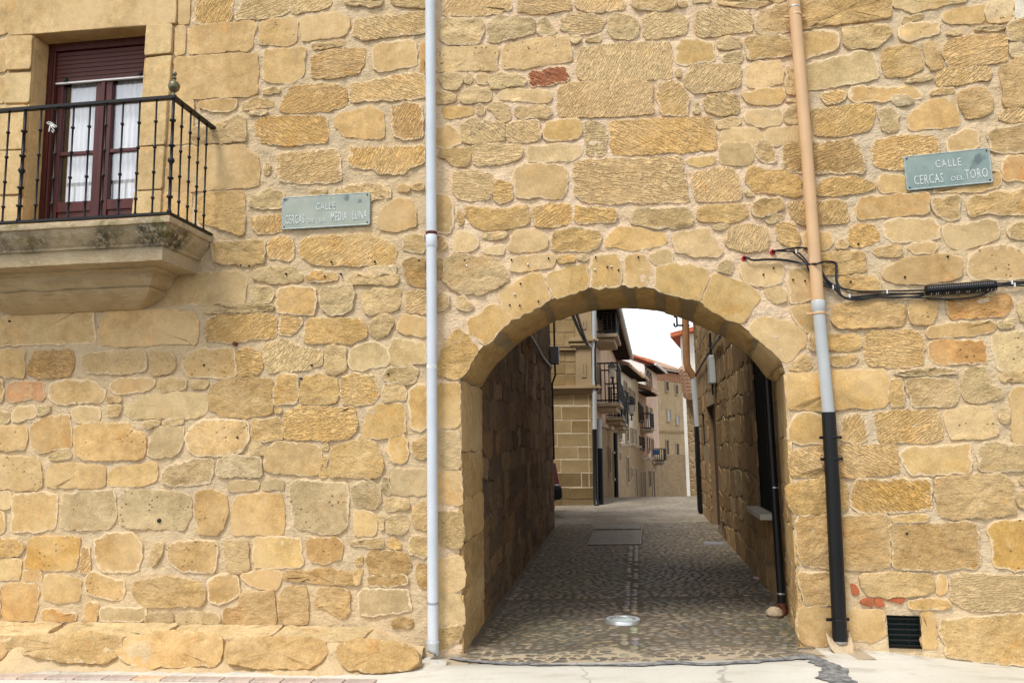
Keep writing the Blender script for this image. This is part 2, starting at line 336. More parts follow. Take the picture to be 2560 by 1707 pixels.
def stone3(pts, n, kind, tone, parent, name='stone', proud=None, relief=None, sink=.02, rim=1.0, inset=1.0, jit=.0075, extra=None, rad=.015, grow=.013, step=.026, nmax=84):
    """pts: outline on the wall in 3D (rounded, resampled here); n: outward normal"""
    per = sum((V(pts[i])-V(pts[i-1])).length for i in range(len(pts)))
    N = max(20, min(nmax, int(per/step)))
    P = resample(roundpoly(pts, rad), N)
    c = sum(P, V((0, 0, 0)))/N
    if sum(((P[i]-c).cross(P[(i+1) % N]-c)).dot(n) for i in range(N)) < 0: P.reverse()
    seed = V((random.uniform(0, 90), random.uniform(0, 90), random.uniform(0, 90)))
    u = (Z1.cross(n)).normalized() if abs(n.z) < .9 else V((1, 0, 0)); w = n.cross(u)
    Q = []
    for i in range(N):
        t = (P[(i+1) % N]-P[i-1]).normalized(); o_ = t.cross(n); p = P[i]
        k = grow + jit*1.5*mnoise.noise(p*38+seed) + jit*1.7*mnoise.noise(p*15-seed) + jit*1.2*mnoise.noise(p*5+seed); Q.append(p+o_*k)
    P = Q
    pr = (proud if proud is not None else PROUD[kind])*random.uniform(.7, 1.35); rl = relief if relief is not None else RELIEF[kind]
    _sz = per/4; tilt = (u*random.uniform(-.03, .03)+w*random.uniform(-.03, .03))*min(1.0, .16/_sz)
    def hgt(p): return max(pr*.55, pr + rl*fbm((p+seed)*11.0, 4) + rl*.5*mnoise.noise((p-seed)*3.2) + tilt.dot(p-c)*.6)
    vs = []; ed = []
    size = math.sqrt(max(1e-6, abs(sum(((P[i]-c).cross(P[(i+1) % N]-c)).dot(n) for i in range(N)))/2))
    def ins(d):
        out = []
        for i in range(N):
            t = (P[(i+1) % N]-P[i-1]).normalized(); q = P[i] + n.cross(t)*d
            if (q-c).length > (P[i]-c).length: q = P[i].lerp(c, min(.4, d/size))
            out.append(q)
        return out
    k = min(1.0, size/.14)*inset
    for d, hf, e in ((0, None, 1.0), (.0012*k, .86, .95), (.0012*k, .88, .95), (.006*k, 1.0, .80), (.016*k, 1.0, .48)):
        for q in ins(d):
            vs.append(q + n*(-sink if hf is None else hgt(q)*hf)); ed.append(e*rim)
    last = ins(.016*k)
    for s, e in ((.80, .10), (.45, 0.)):
        for q in last:
            q2 = c + (q-c)*s; vs.append(q2+n*hgt(q2)); ed.append(e)
    vs.append(c+n*hgt(c)); ed.append(0.0)
    fs = []
    for r_ in (0, 2, 3, 4, 5):
        for i in range(N):
            j = (i+1) % N; fs.append((r_*N+i, r_*N+j, (r_+1)*N+j, (r_+1)*N+i))
    for i in range(N): fs.append((6*N+i, 6*N+(i+1) % N, 7*N))
    if extra:
        k0 = len(vs); vs += extra[0]; ed += [extra[2] if len(extra) > 2 else .1]*len(extra[0]); fs += [tuple(i+k0 for i in f) for f in extra[1]]
    col = TONE[tone] if isinstance(tone, str) else tone
    j = random.uniform(.91, 1.06); hsh = random.uniform(-.035, .035)
    o = mesh_obj(name, vs, fs, SM[kind], parent, True, c, (col[0]*j*(1+hsh), col[1]*j*.965, col[2]*j*(1-hsh)*.92))
    a = o.data.attributes.new('edge', 'FLOAT', 'POINT'); a.data.foreach_set('value', ed)
    return o
TILES = dict(A=(0, 760), B=(500, 0), C=(500, 400), D=(500, 760), E=(0, 1130), F=(500, 1130), G=(0, 0), H=(0, 400), M1=(1060, 0), M2=(1060, 380), M3=(1560, 0),
             M4=(1560, 380), R1=(1960, 0), R2=(1960, 380), R3=(1960, 760), R4=(1960, 1130), P1=(0, 1447), P2=(550, 1447), P3=(1960, 1407), N1=(1060, 760),
             N2=(1060, 1160, 2.867), N3=(1460, 1160, 2.867), Q=(1680, 780, 3.015), S=(1360, 760, 2.96), U=(1860, 600, 3.36), K=(0, 540, 4.2))
def px(tile, x, y):
    t = TILES[tile]; s = t[2] if len(t) > 2 else 3.92
    return t[0]+x/s, t[1]+y/s
def parse(line):
    f = line.split(); return f[0], [tuple(float(a) for a in q.split(',')) for q in f[1:]]
def lay(data, parent, name='stone', tones=None, **kw):
    tile = None; out = []
    for line in data.strip().splitlines():
        line = line.strip()
        if not line: continue
        if line[0] == '@': tile = line[1:]; continue
        code, pts = parse(line)
        P = [front(*px(tile, *q)) for q in pts]
        c = sum(P, V((0, 0, 0)))/len(P)
        tn = tones.get(code[0], code[0]) if tones else code[0]
        out.append(stone3(P, fnormal(c), code[1], tn, parent, name, **kw))
    return out

LEFT = '''
@B
yt -30,0 325,0 305,210 -30,240
lt 440,0 880,0 870,130 600,180 360,185 345,165
lt 910,0 1285,0 1270,60 1150,100 900,135
lr 1420,0 1800,0 1780,55 1600,65 1420,40
lr 1880,0 2215,0 2215,75 1950,60 1885,25
ms -90,268 515,215 555,260 500,480 480,495 -110,530
op 600,230 900,180 950,215 940,410 880,440 640,445 580,420
ms 990,190 1320,130 1470,185 1430,340 1000,405
lt 1520,195 2205,125 2210,320 1900,350 1600,390 1510,350
or 1090,455 1410,400 1435,430 1130,490
ms -235,580 565,520 560,930 380,945 -250,985
os 630,500 1025,475 1030,540 1005,750 880,820 640,800 630,650
dt 1100,560 1250,500 1620,480 1610,600 1550,720 1300,770 1095,760
ms 1690,510 1760,440 2090,395 2120,430 2110,640 1780,705 1700,670
ds 2165,440 2215,430 2215,720 2175,700 2165,500
or 610,885 770,860 780,900 700,930 620,920
ot 880,890 910,850 1280,835 1430,875 1425,1030 1280,1085 890,1100 795,1080 810,1040
lt 1480,840 1700,780 2200,720 2210,960 1900,980 1600,990 1480,990
ds 15,1010 80,985 360,985 345,1060 290,1090 100,1080 20,1050
lr 420,1010 560,965 720,1000 720,1040 420,1070
os 1330,1140 1480,1095 1680,1050 1800,1110 1800,1330 1770,1360 1400,1330 1330,1230
dt 1890,1040 2060,1010 2170,1040 2180,1350 2000,1365 1900,1330 1880,1150
yt 545,1190 680,1155 1180,1140 1250,1170 1240,1390 900,1420 600,1400 560,1300
mr -60,1260 230,1215 380,1135 440,1160 460,1380 300,1395 -60,1410
wr 480,1110 640,1095 660,1120 500,1130
@C
ms -320,-100 -90,-125 430,-145 480,-65 570,-45 578,250 400,265 0,300 -330,320
mt 770,-50 1340,-100 1380,20 1390,200 1100,230 790,215 760,100
yt 1475,-110 2190,-130 2200,20 2030,90 2000,135 1760,130 1690,80 1500,70 1470,20
lr 640,40 690,50 680,130 640,150
lt 1320,300 1480,250 1700,230 1860,290 1860,370 1680,385 1330,390
lr 1080,330 1240,290 1240,330 1090,345
lr 490,370 640,300 800,310 880,460 620,480 490,440
ot 525,560 900,540 900,690 560,725 525,660
yr -20,370 50,335 430,310 440,600 420,740 300,700 150,640 0,600
ds 1760,530 1830,440 1950,380 2060,400 2120,520 2100,640 1960,695 1850,690 1760,660
ds 1940,270 2000,245 2050,280 2020,310 1960,305
or 2075,270 2160,230 2190,240 2185,285 2090,290
yr 130,820 620,790 640,820 630,1000 480,1030 150,1000
ot 680,800 780,760 910,780 920,960 880,1000 680,960
yt 985,830 1040,780 1450,740 1700,750 1880,830 1920,900 1900,1030 1200,1030 1080,1000 1000,950 990,900
lr 1985,740 2100,730 2200,740 2200,920 1990,870
lr 510,1110 650,1060 930,1065 1000,1130 990,1190 700,1200 530,1160
yr 1030,1150 1120,1085 1240,1100 1350,1120 1340,1180 1060,1190
wr 1640,1100 1700,1050 1910,1055 1900,1105 1680,1130
lr 1450,1210 1500,1130 1930,1120 1940,1170 1920,1215 1480,1222
dr 1990,1000 2100,960 2200,980 2200,1240 2040,1200 2020,1120
ms -330,1130 350,1100 465,1140 430,1390 0,1410 -330,1420
lr 510,1260 560,1230 700,1250 730,1310 680,1390 560,1390 510,1350
op 770,1270 950,1235 1140,1270 1130,1400 1110,1510 780,1490 760,1400
lr 1180,1270 1230,1235 1480,1230 1500,1300 1490,1460 1400,1520 1250,1510 1180,1430
lr 1600,1300 1700,1270 1960,1270 1970,1400 1900,1490 1640,1510 1610,1430
lt 2020,1300 2205,1280 2205,1505 2020,1480 2030,1400
lr 60,1450 560,1410 700,1430 740,1470 500,1480 60,1490
@D
yt 85,150 180,120 600,95 740,105 745,220 740,330 300,360 80,360 75,260
ot 785,130 840,105 1000,130 990,200 900,300 780,290
yr 1060,170 1120,145 1540,150 1630,210 1640,320 1480,385 1060,375 1030,340
lr 1670,180 1760,110 1850,110 1890,180 1850,280 1740,340 1670,290
os 1960,190 2010,115 2210,140 2210,330 2000,280 1950,240
op -180,590 -150,500 20,440 330,440 350,700 200,720 -120,700
yt 355,470 450,430 580,460 600,480 600,640 560,690 365,700
lt 640,400 850,345 1000,430 1190,460 1190,600 1050,640 680,660 640,560
lr 1235,440 1280,410 1420,430 1430,600 1440,650 1320,680 1240,660
ls 1460,470 1620,390 1740,380 1830,450 1840,590 1600,640 1500,640 1460,580
ls 1850,440 1890,345 2100,360 2210,410 2210,570 1900,590 1870,540
lr 1795,690 1850,635 2080,610 2140,650 2120,760 2000,780 1830,750
or 105,820 250,740 500,720 690,745 700,900 710,1070 430,1110 200,1090 90,1020 90,900
yr 740,830 770,690 950,690 970,760 950,960 730,985
yr 1000,830 1030,720 1200,690 1340,740 1360,850 1330,970 1000,960 985,900
yt 1385,730 1500,690 1700,710 1740,800 1740,920 1700,975 1420,980 1385,900
lr 1800,830 1850,780 1990,800 2010,860 2020,930 1800,940
ys 2060,840 2120,805 2215,810 2215,1210 2160,1230 2080,1210 2065,1000
lr 740,1020 790,1010 800,1060 750,1060
yt 840,1060 1000,1005 1500,1020 1535,1100 1530,1230 1480,1300 1350,1325 830,1320 830,1150
ys 1640,1050 1700,1000 1960,985 2000,1020 2010,1240 1850,1300 1600,1305 1610,1180
or 515,1140 760,1110 800,1140 805,1310 640,1350 520,1330
mp -130,1290 -100,1210 50,1140 150,1130 450,1150 475,1200 480,1330 400,1450 200,1490 -60,1460 -120,1390
lr 500,1400 540,1360 600,1370 640,1430 620,1460 520,1480
ms 650,1430 730,1360 1100,1365 1185,1420 1185,1570 1150,1670 850,1660 640,1620
lr 1210,1390 1240,1360 1255,1400 1240,1440 1210,1430
yr 1290,1420 1440,1370 1560,1330 1730,1350 1760,1450 1800,1600 1740,1680 1500,1690 1280,1680 1290,1600
ys 1860,1330 1910,1280 2000,1290 2030,1450 2020,1540 1900,1540 1850,1420
or 2090,1360 2215,1300 2215,1500 2110,1500
@F
wr 165,160 190,80 330,40 590,60 600,130 605,230 400,230 170,230
gs 270,340 300,300 400,285 560,295 570,350 380,375 275,370
gs 610,330 650,285 780,270 825,290 825,360 640,370
gp 890,300 960,275 1200,305 1440,320 1450,520 1450,700 1420,760 1300,800 1080,760 930,720 900,500
gr 1490,330 1560,290 1700,290 1770,380 1770,480 1700,550 1550,530 1490,460
os 1520,580 1690,595 1720,640 1720,800 1530,815 1515,700
lr 1755,620 1795,640 1795,760 1765,770
gs 1890,200 1920,180 2225,190 2225,420 2000,410 1910,390 1885,300
gr 1800,240 1840,260 1870,400 1800,380
lr 1830,470 2040,460 2045,550 1840,570
lr 1840,650 1880,620 2035,615 2045,720 1990,785 1840,785
or 2100,540 2220,490 2225,770 2100,720
os 340,460 620,410 800,420 820,520 820,790 560,800 330,800 320,600
yr 1195,180 1250,160 1250,235 1190,230
yr 1210,50 1240,50 1240,140 1215,140
lr 1450,870 1600,860 1780,850 1775,930 1500,910
yr 1870,870 1890,830 1970,920 1960,950 1860,930
lr 2070,840 2215,820 2215,1030 2060,970
ys 540,840 780,830 970,850 1000,1110 800,1130 640,1130 535,1140
dp 1070,850 1350,840 1390,900 1380,1040 1250,1090 1090,1070 1060,950
or 1520,1050 1590,1020 1585,1100 1530,1100
dr 1640,1000 1720,960 2010,990 2060,1080 2060,1170 1900,1200 1660,1200 1650,1100
dr 1640,1230 1760,1205 2040,1210 2040,1260 1900,1305 1650,1300
mr 255,880 470,865 475,1160 330,1180 260,1150 260,1000
ds 400,1195 560,1170 780,1160 795,1220 760,1335 560,1320 430,1260
dr 825,1170 1000,1165 1250,1150 1500,1200 1520,1290 1250,1275 830,1250
or 1530,1160 1580,1150 1560,1290 1525,1290
dp 95,1240 290,1195 370,1240 375,1400 200,1490 90,1460 100,1340
dr 2140,1110 2215,1110 2215,1340 2150,1290 2130,1180
@P2
dr 210,130 520,120 540,300 560,440 100,445 40,420 50,290 200,275
dr 600,150 660,70 850,80 860,300 850,430 600,435 590,300
or 970,90 1120,95 1200,85 1280,140 1260,300 1210,380 1110,360 1040,270 930,280 930,200 980,140
gs 1380,110 1850,100 1870,300 1600,350 1380,350 1370,200
dr 1720,400 1800,380 1890,390 1880,470 1700,450
@E
op -60,40 350,60 400,120 420,330 350,360 -60,355
ms 465,150 560,110 1040,140 1045,200 1030,330 960,345 460,330
os 1085,190 1130,150 1360,130 1530,105 1535,270 1410,325 1080,320
gr 1590,200 1700,110 1950,65 2070,70 2085,130 2060,290 1850,325 1700,320 1590,300
ls -60,395 110,395 100,550 -60,550
os 140,430 450,395 560,420 560,560 540,740 380,775 120,760
gp 625,410 1110,380 1130,480 1130,650 1090,730 920,765 700,740 600,720
gp 1200,450 1260,385 1700,395 1870,430 1870,600 1800,760 1600,740 1300,730 1190,690 1180,600
dp 1930,400 2080,370 2215,430 2235,600 2200,720 2130,810 1950,790 1925,600
yr -60,850 180,855 240,930 180,1010 -60,1030
ys -60,580 20,590 50,680 20,780 -60,780
Yp 310,840 500,825 780,840 770,980 740,1150 430,1140 250,1115 270,960
ot 805,930 875,930 875,1170 790,1165
ds 930,860 1060,795 1300,795 1390,900 1385,1060 1340,1160 1000,1160 930,1000
mr 1490,960 1540,900 1600,900 1580,1000 1500,1110
dp 1645,940 1720,880 2120,865 2130,1000 2100,1170 1800,1160 1680,1090 1640,1000
ls -60,1050 210,1050 195,1250 -60,1245
ds 230,1170 400,1160 400,1250 240,1255
os 420,1290 470,1210 680,1215 790,1250 790,1380 770,1440 600,1465 430,1430
op 860,1200 940,1185 1100,1240 1220,1260 1200,1440 1120,1445 950,1390 845,1380
or 1310,1300 1400,1250 1680,1215 1990,1280 2005,1390 1990,1480 1550,1515 1400,1490 1310,1400
@P1
ds 30,90 80,40 370,50 370,250 330,400 30,405
ds -60,60 0,60 10,380 -60,390
ds 420,320 520,290 600,350 740,345 740,390 430,430
dp 845,235 960,235 950,420 830,420
gs 985,285 1430,290 1420,390 1380,405 1000,400
gr 1450,340 1700,330 1700,430 1440,430
gp 1760,330 2140,330 2165,430 1750,440
@A
ms -60,160 200,90 920,75 930,370 600,385 420,390 -60,400
ms 1000,180 1040,80 1700,60 1900,100 1940,200 1930,385 1000,400 970,300
os -60,455 240,455 245,560 235,710 -60,705
dt 290,600 340,470 690,455 725,560 700,690 620,715 400,725 280,680
mr 820,510 1020,460 1420,460 1440,540 1430,650 1150,680 850,660 810,580
or 1480,470 1680,470 1720,560 1720,650 1600,690 1490,690
or -60,745 30,750 45,850 20,945 -60,945
rs 80,830 110,765 340,770 435,790 430,930 300,925 120,950 65,930
op 490,820 560,755 920,750 1030,860 1000,950 640,970 560,980 480,900
ds 1090,800 1160,735 1400,730 1520,750 1500,800 1400,860 1180,880 1095,840
or 1550,745 1680,720 1820,740 1820,820 1700,850 1570,850
lr 1880,780 1960,755 2050,780 2020,825 1900,825
lr -60,1045 90,1060 85,1160 -60,1165
ls 130,1060 200,1000 345,1010 350,1090 170,1160 125,1130
lr 385,1010 500,995 480,1060 390,1090
ls 715,1030 800,1005 960,1015 1000,1090 960,1145 740,1150 715,1090
or 1065,920 1170,905 1190,950 1080,960
or 1060,1000 1190,995 1160,1095 1055,1110
ls 1240,1010 1400,920 1650,870 1990,890 2030,960 2025,1060 1900,1110 1560,1110 1280,1110 1230,1060
lr 1400,1170 1560,1130 1560,1170 1440,1220
lr 1600,1150 1800,1115 1790,1170 1620,1205
ds 310,1190 400,1130 670,1085 690,1250 690,1400 400,1440 320,1390 300,1280
op -60,1200 250,1205 265,1290 235,1400 -60,1430
op 750,1200 900,1170 1250,1180 1310,1240 1420,1280 1430,1420 1400,1510 900,1520 750,1480 740,1350
gs 1480,1320 1530,1210 1800,1200 1790,1380 1720,1480 1560,1510 1460,1480
lr 480,1490 560,1450 700,1455 700,1510 500,1525
'''
# dressed blocks beside the door surround
ASHLAR = '''
@G
ms 1762,-40 1866,-40 1852,238 1756,240
ms 1726,268 1820,258 1808,530 1716,552
ms 1670,1000 1900,985 1885,1400 1650,1432
os 1960,1005 1990,1000 1985,1060 1955,1060
@H
os 1610,330 1880,325 1870,660 1600,690
ms -200,-60 60,-60 50,330 -200,340
@G
ms -200,420 80,400 60,700 -200,720
ms -200,-40 70,-40 75,330 -200,380
ms -200,780 50,760 40,1010 -200,1020
ms -200,1060 30,1050 10,1460 -200,1470
'''
ARCHI = '''
@G
ls 95,-60 1740,-60 1735,240 1460,262 355,342 90,358
ls 100,375 340,372 322,690 82,700
ls 75,735 318,725 296,1010 55,1015
ls 55,1060 285,1050 262,1470 30,1480
ls 25,1500 255,1495 235,1910 5,1915
ls 0,1940 225,1930 210,2180 -10,2180
ls 1465,270 1705,255 1690,535 1440,558
ls 1440,590 1690,562 1665,962 1412,982
ls 1410,1000 1655,985 1632,1425 1375,1445
ls 1370,1465 1625,1450 1600,1855 1340,1872
ls 1335,1895 1595,1880 1580,2110 1315,2120
'''
MID = '''
@M1
ot 200,0 850,0 850,95 700,125 430,160 200,140
ot 930,0 1420,0 1440,90 1300,125 1080,130 915,100
ot 1490,0 1940,0 1950,90 1600,115 1500,80
lr 160,190 570,200 575,300 540,430 280,435 170,400 155,300
gr 640,220 740,170 940,170 1085,190 1075,320 900,370 640,420 630,300
lr 1115,200 1180,180 1300,330 1180,355 1110,330
gt 1320,210 1430,140 1650,150 1780,200 1720,310 1600,335 1450,335 1350,290
lr 1810,210 1850,150 2050,180 2110,250 2080,350 2000,390 1850,370 1800,310
lr 1455,370 1520,360 1540,400 1480,430 1450,410
lr 1580,400 1720,375 1740,400 1600,415
lp 130,600 190,470 600,455 720,470 710,600 720,690 130,700 115,650
op 770,520 800,440 1000,400 1390,360 1420,430 1450,560 1430,600 1250,620 990,665 780,650
ot 1515,490 1700,455 2000,430 2400,425 2420,560 2415,775 2200,775 1850,785 1520,785 1510,650
lr 150,760 240,725 340,740 385,800 330,880 200,870
lr 390,750 450,730 475,790 440,830 400,820
gp 495,760 560,730 630,745 620,830 540,820
lr 635,760 760,725 920,735 1000,790 980,840 800,860 660,870
Rt 1035,720 1200,690 1375,665 1430,780 1250,825 1050,850
ot 1320,870 1440,820 1800,810 2160,805 2240,850 2210,960 2250,1060 2250,1115 1800,1140 1400,1140 1330,1120 1330,980
lr 115,910 200,900 310,930 310,1000 200,1015 120,1010
or 365,940 420,870 520,855 640,900 640,985 500,1000 365,1000
os 725,940 780,890 1000,885 1220,895 1255,940 1230,1005 950,990 730,970
ys 175,1080 300,1055 490,1050 490,1115 400,1145 200,1155
or 525,1050 570,1040 590,1100 540,1120
gr 620,1060 700,1015 820,1040 850,1120 840,1175 760,1185 680,1100
gr 900,1050 1100,1030 1220,1060 1270,1120 1180,1150 1000,1165 895,1140
yt 1825,1200 2200,1185 2350,1170 2830,1150 2840,1300 2850,1460 2600,1490 2200,1510 1850,1520 1840,1400 1835,1280
gt 1570,1210 1640,1190 1760,1220 1780,1350 1770,1500 1700,1530 1590,1510 1580,1350
ys 1190,1210 1300,1185 1520,1175 1525,1280 1510,1360 1300,1375 1190,1365
ot 830,1215 960,1200 1120,1190 1145,1300 1140,1360 980,1395 820,1380
lt 370,1220 470,1170 620,1210 775,1210 780,1300 770,1375 500,1395 375,1400
ds 120,1250 250,1230 325,1310 345,1410 200,1450 120,1450
@M3
or 80,0 500,0 490,80 400,105 130,100 70,60
or 670,-20 850,-20 840,20 670,40
gr 530,40 620,20 620,70 530,70
or 910,0 1600,0 1400,40 1280,80 1100,70 930,50
lt 185,190 310,130 560,160 610,220 615,320 400,380 210,380 200,280
lt 690,130 800,100 1000,100 1240,150 1250,310 1000,335 740,360 700,290
or 1300,160 1440,70 1620,30 1640,310 1330,335 1290,290
ys 520,460 560,400 730,385 870,440 890,560 880,600 600,640 510,630
or 920,400 1000,375 1140,385 1145,460 1000,485 920,470
or 960,570 1050,515 1140,530 1150,610 1000,605
yr 1190,380 1420,370 1600,380 1635,460 1640,540 1500,560 1210,585 1195,500
dt 330,840 400,810 500,805 570,840 630,970 600,1120 380,1120 340,1010
ot 600,760 660,660 840,635 1140,645 1140,780 1135,850 900,905 690,910 620,860 585,800
os 1200,660 1290,610 1530,605 1550,700 1550,810 1380,855 1220,850 1200,760
lr 1590,700 1640,670 1690,940 1600,930 1585,800
gr 510,710 550,700 555,760 515,765
ys 1150,920 1300,885 1560,885 1580,950 1530,1010 1300,1035 1200,1000
dt 790,980 830,945 1000,930 1110,950 1125,1050 1100,1120 900,1135 790,1090
lr 690,1010 720,985 740,1110 690,1110
lr 1590,995 1690,970 1700,1010 1600,1005
os 1200,1150 1280,1090 1520,1080 1550,1150 1540,1210 1340,1240 1210,1190
or 1590,1080 1700,1030 1710,1200 1600,1220 1580,1160
lr 910,1200 1100,1155 1150,1200 1100,1240 920,1260
ls 950,1300 1060,1270 1300,1270 1335,1320 1330,1430 1100,1435 950,1410
os 1390,1280 1710,1250 1730,1400 1500,1430 1390,1400
@M2
yr 165,-10 445,-45 445,120 300,150 240,90 150,40
ot 480,-60 700,-80 960,-50 950,60 800,110 500,125 480,20
os 1020,-50 1300,-70 1540,-60 1540,20 1420,90 1200,85 1030,90
ot 1470,110 1560,85 2350,60 2530,65 2560,300 2585,480 2200,490 1800,500 1560,470 1480,420 1470,250
ot 285,280 310,195 500,200 670,220 670,400 640,465 420,470 320,430 280,360
yt 700,300 720,285 850,320 860,460 740,515 695,480
ms 885,200 950,155 1130,125 1340,130 1400,200 1400,400 1350,460 1100,440 920,460 900,350
ds 110,430 170,420 270,480 290,560 280,700 250,790 110,780 105,600
dr 325,590 370,590 380,680 360,720 330,660
yr 410,540 620,560 800,570 1010,530 1020,700 800,750 600,760 500,720 430,630
yt 1065,570 1200,520 1430,510 1430,680 1380,720 1200,735 1100,720 1070,640
yt 1475,530 1620,540 1830,550 1900,620 1880,690 1700,690 1470,690
ls 290,920 340,775 420,785 520,850 520,930 440,980 290,980
lr 575,820 700,790 810,800 790,845 650,855
os 570,980 620,930 770,920 780,990 600,995
os 830,920 890,800 980,770 1130,775 1200,830 1200,940 1080,975 850,985
yr 1260,860 1280,790 1480,745 1700,780 1740,820 1700,930 1600,980 1400,960 1260,955
ys 1780,880 1900,745 2100,760 2340,810 2380,880 2300,920 2050,960 1900,930 1780,920
gr 215,1060 300,1010 380,1020 730,1050 800,1170 820,1260 700,1330 590,1390 350,1380 200,1280 200,1150
os 860,1040 1100,1010 1280,1020 1280,1110 1200,1145 860,1160
yr 1320,1030 1460,1015 1465,1070 1320,1085
lr 1500,1030 1590,1025 1580,1055 1510,1055
lr 130,1390 240,1400 260,1500 120,1560
lr 310,1430 390,1410 490,1520 440,1555 330,1540
ot 110,830 190,860 240,950 110,960
dr 110,1060 180,1060 190,1150 170,1240 110,1250
@M4
ys 620,80 700,60 880,45 880,110 720,140 630,110
ds 940,10 960,-85 1200,-80 1270,0 1260,90 1150,130 950,110
or 1280,-40 1330,-110 1440,-80 1470,20 1480,110 1420,110 1300,60
ot 665,210 850,170 1060,150 1095,230 1140,400 1130,460 850,490 700,475 680,380
yr 1180,290 1200,180 1260,140 1420,190 1560,190 1720,260 1730,440 1620,445 1450,400 1280,380
or 1190,400 1220,375 1270,420 1230,450
dr 60,620 110,570 400,560 620,560 660,620 650,710 530,745 300,745 130,710 60,690
yr 725,560 830,535 1190,520 1200,620 1130,680 950,680 760,685 725,650
yr 1260,490 1340,470 1530,460 1560,530 1530,580 1370,640 1270,620
lr 1400,660 1500,610 1570,630 1540,660 1420,680
os 480,860 510,790 820,765 870,850 950,980 900,1020 700,1020 520,970
ot 1000,800 1060,740 1200,710 1400,750 1420,850 1400,960 1200,980 1020,940 1000,870
yt 1500,720 1640,700 1710,850 1690,940 1600,920 1500,860
lr 870,740 940,710 1030,710 930,770
gs 240,1020 300,990 430,950 475,1020 460,1090 330,1100
gr 930,1110 990,1070 1050,1100 1050,1210 920,1160
gs 1150,1100 1300,1090 1540,1090 1550,1290 1350,1310 1200,1290 1140,1200
gs 1370,1355 1500,1335 1575,1360 1570,1470 1480,1480 1420,1430
os 1610,1170 1780,1140 1830,1200 1840,1440 1640,1480 1640,1350 1605,1280
@R3
ds 60,40 200,10 275,0 290,270 210,265 120,160
@N1
ys 130,775 338,775 348,1180 250,1210 130,1200
or 135,1265 338,1258 348,1500 348,1600 140,1610
@N2
os 105,50 262,48 275,290 200,280 110,265
dr 105,350 180,340 272,345 275,500 270,590 200,580 105,580
os 105,690 270,660 290,780 280,880 230,910 105,905
gs 105,930 240,920 280,1000 285,1130 180,1150 105,1130
dr 105,1170 285,1150 260,1240 130,1330 105,1300
'''
VOUSS = '''
@N1
yr 140,600 220,400 290,290 350,255 430,320 525,440 430,600 345,725 150,690
ys 430,190 640,30 740,20 845,145 700,290 590,395 450,280
@M2
ys 745,1400 800,1330 1050,1200 1140,1210 1232,1425 1050,1545 855,1640 770,1500
ys 1205,1220 1400,1130 1570,1090 1605,1318 1400,1385 1290,1425 1230,1300
ys 1640,1040 1700,1015 1890,1020 1910,1100 1920,1305 1655,1318
ys 1985,1030 2060,1015 2170,1030 2210,1180 2160,1315 1990,1310
@M4
ys 330,1130 680,1120 820,1180 740,1448 500,1395 320,1340
ys 870,1210 1000,1240 1200,1310 1330,1420 1150,1680 1010,1620 790,1490
@Q
ls 600,110 680,40 850,80 970,110 1000,230 930,320 865,372 730,262 620,170
yr 885,400 1010,330 1040,400 1020,430 885,432
'''
VJ = [(0.0, .135), (.155, .285), (.30, .405), (.425, .515), (.535, .595), (.615, .665), (.70, .785), (.80, .885), (.895, .975), (.98, 1.0)]
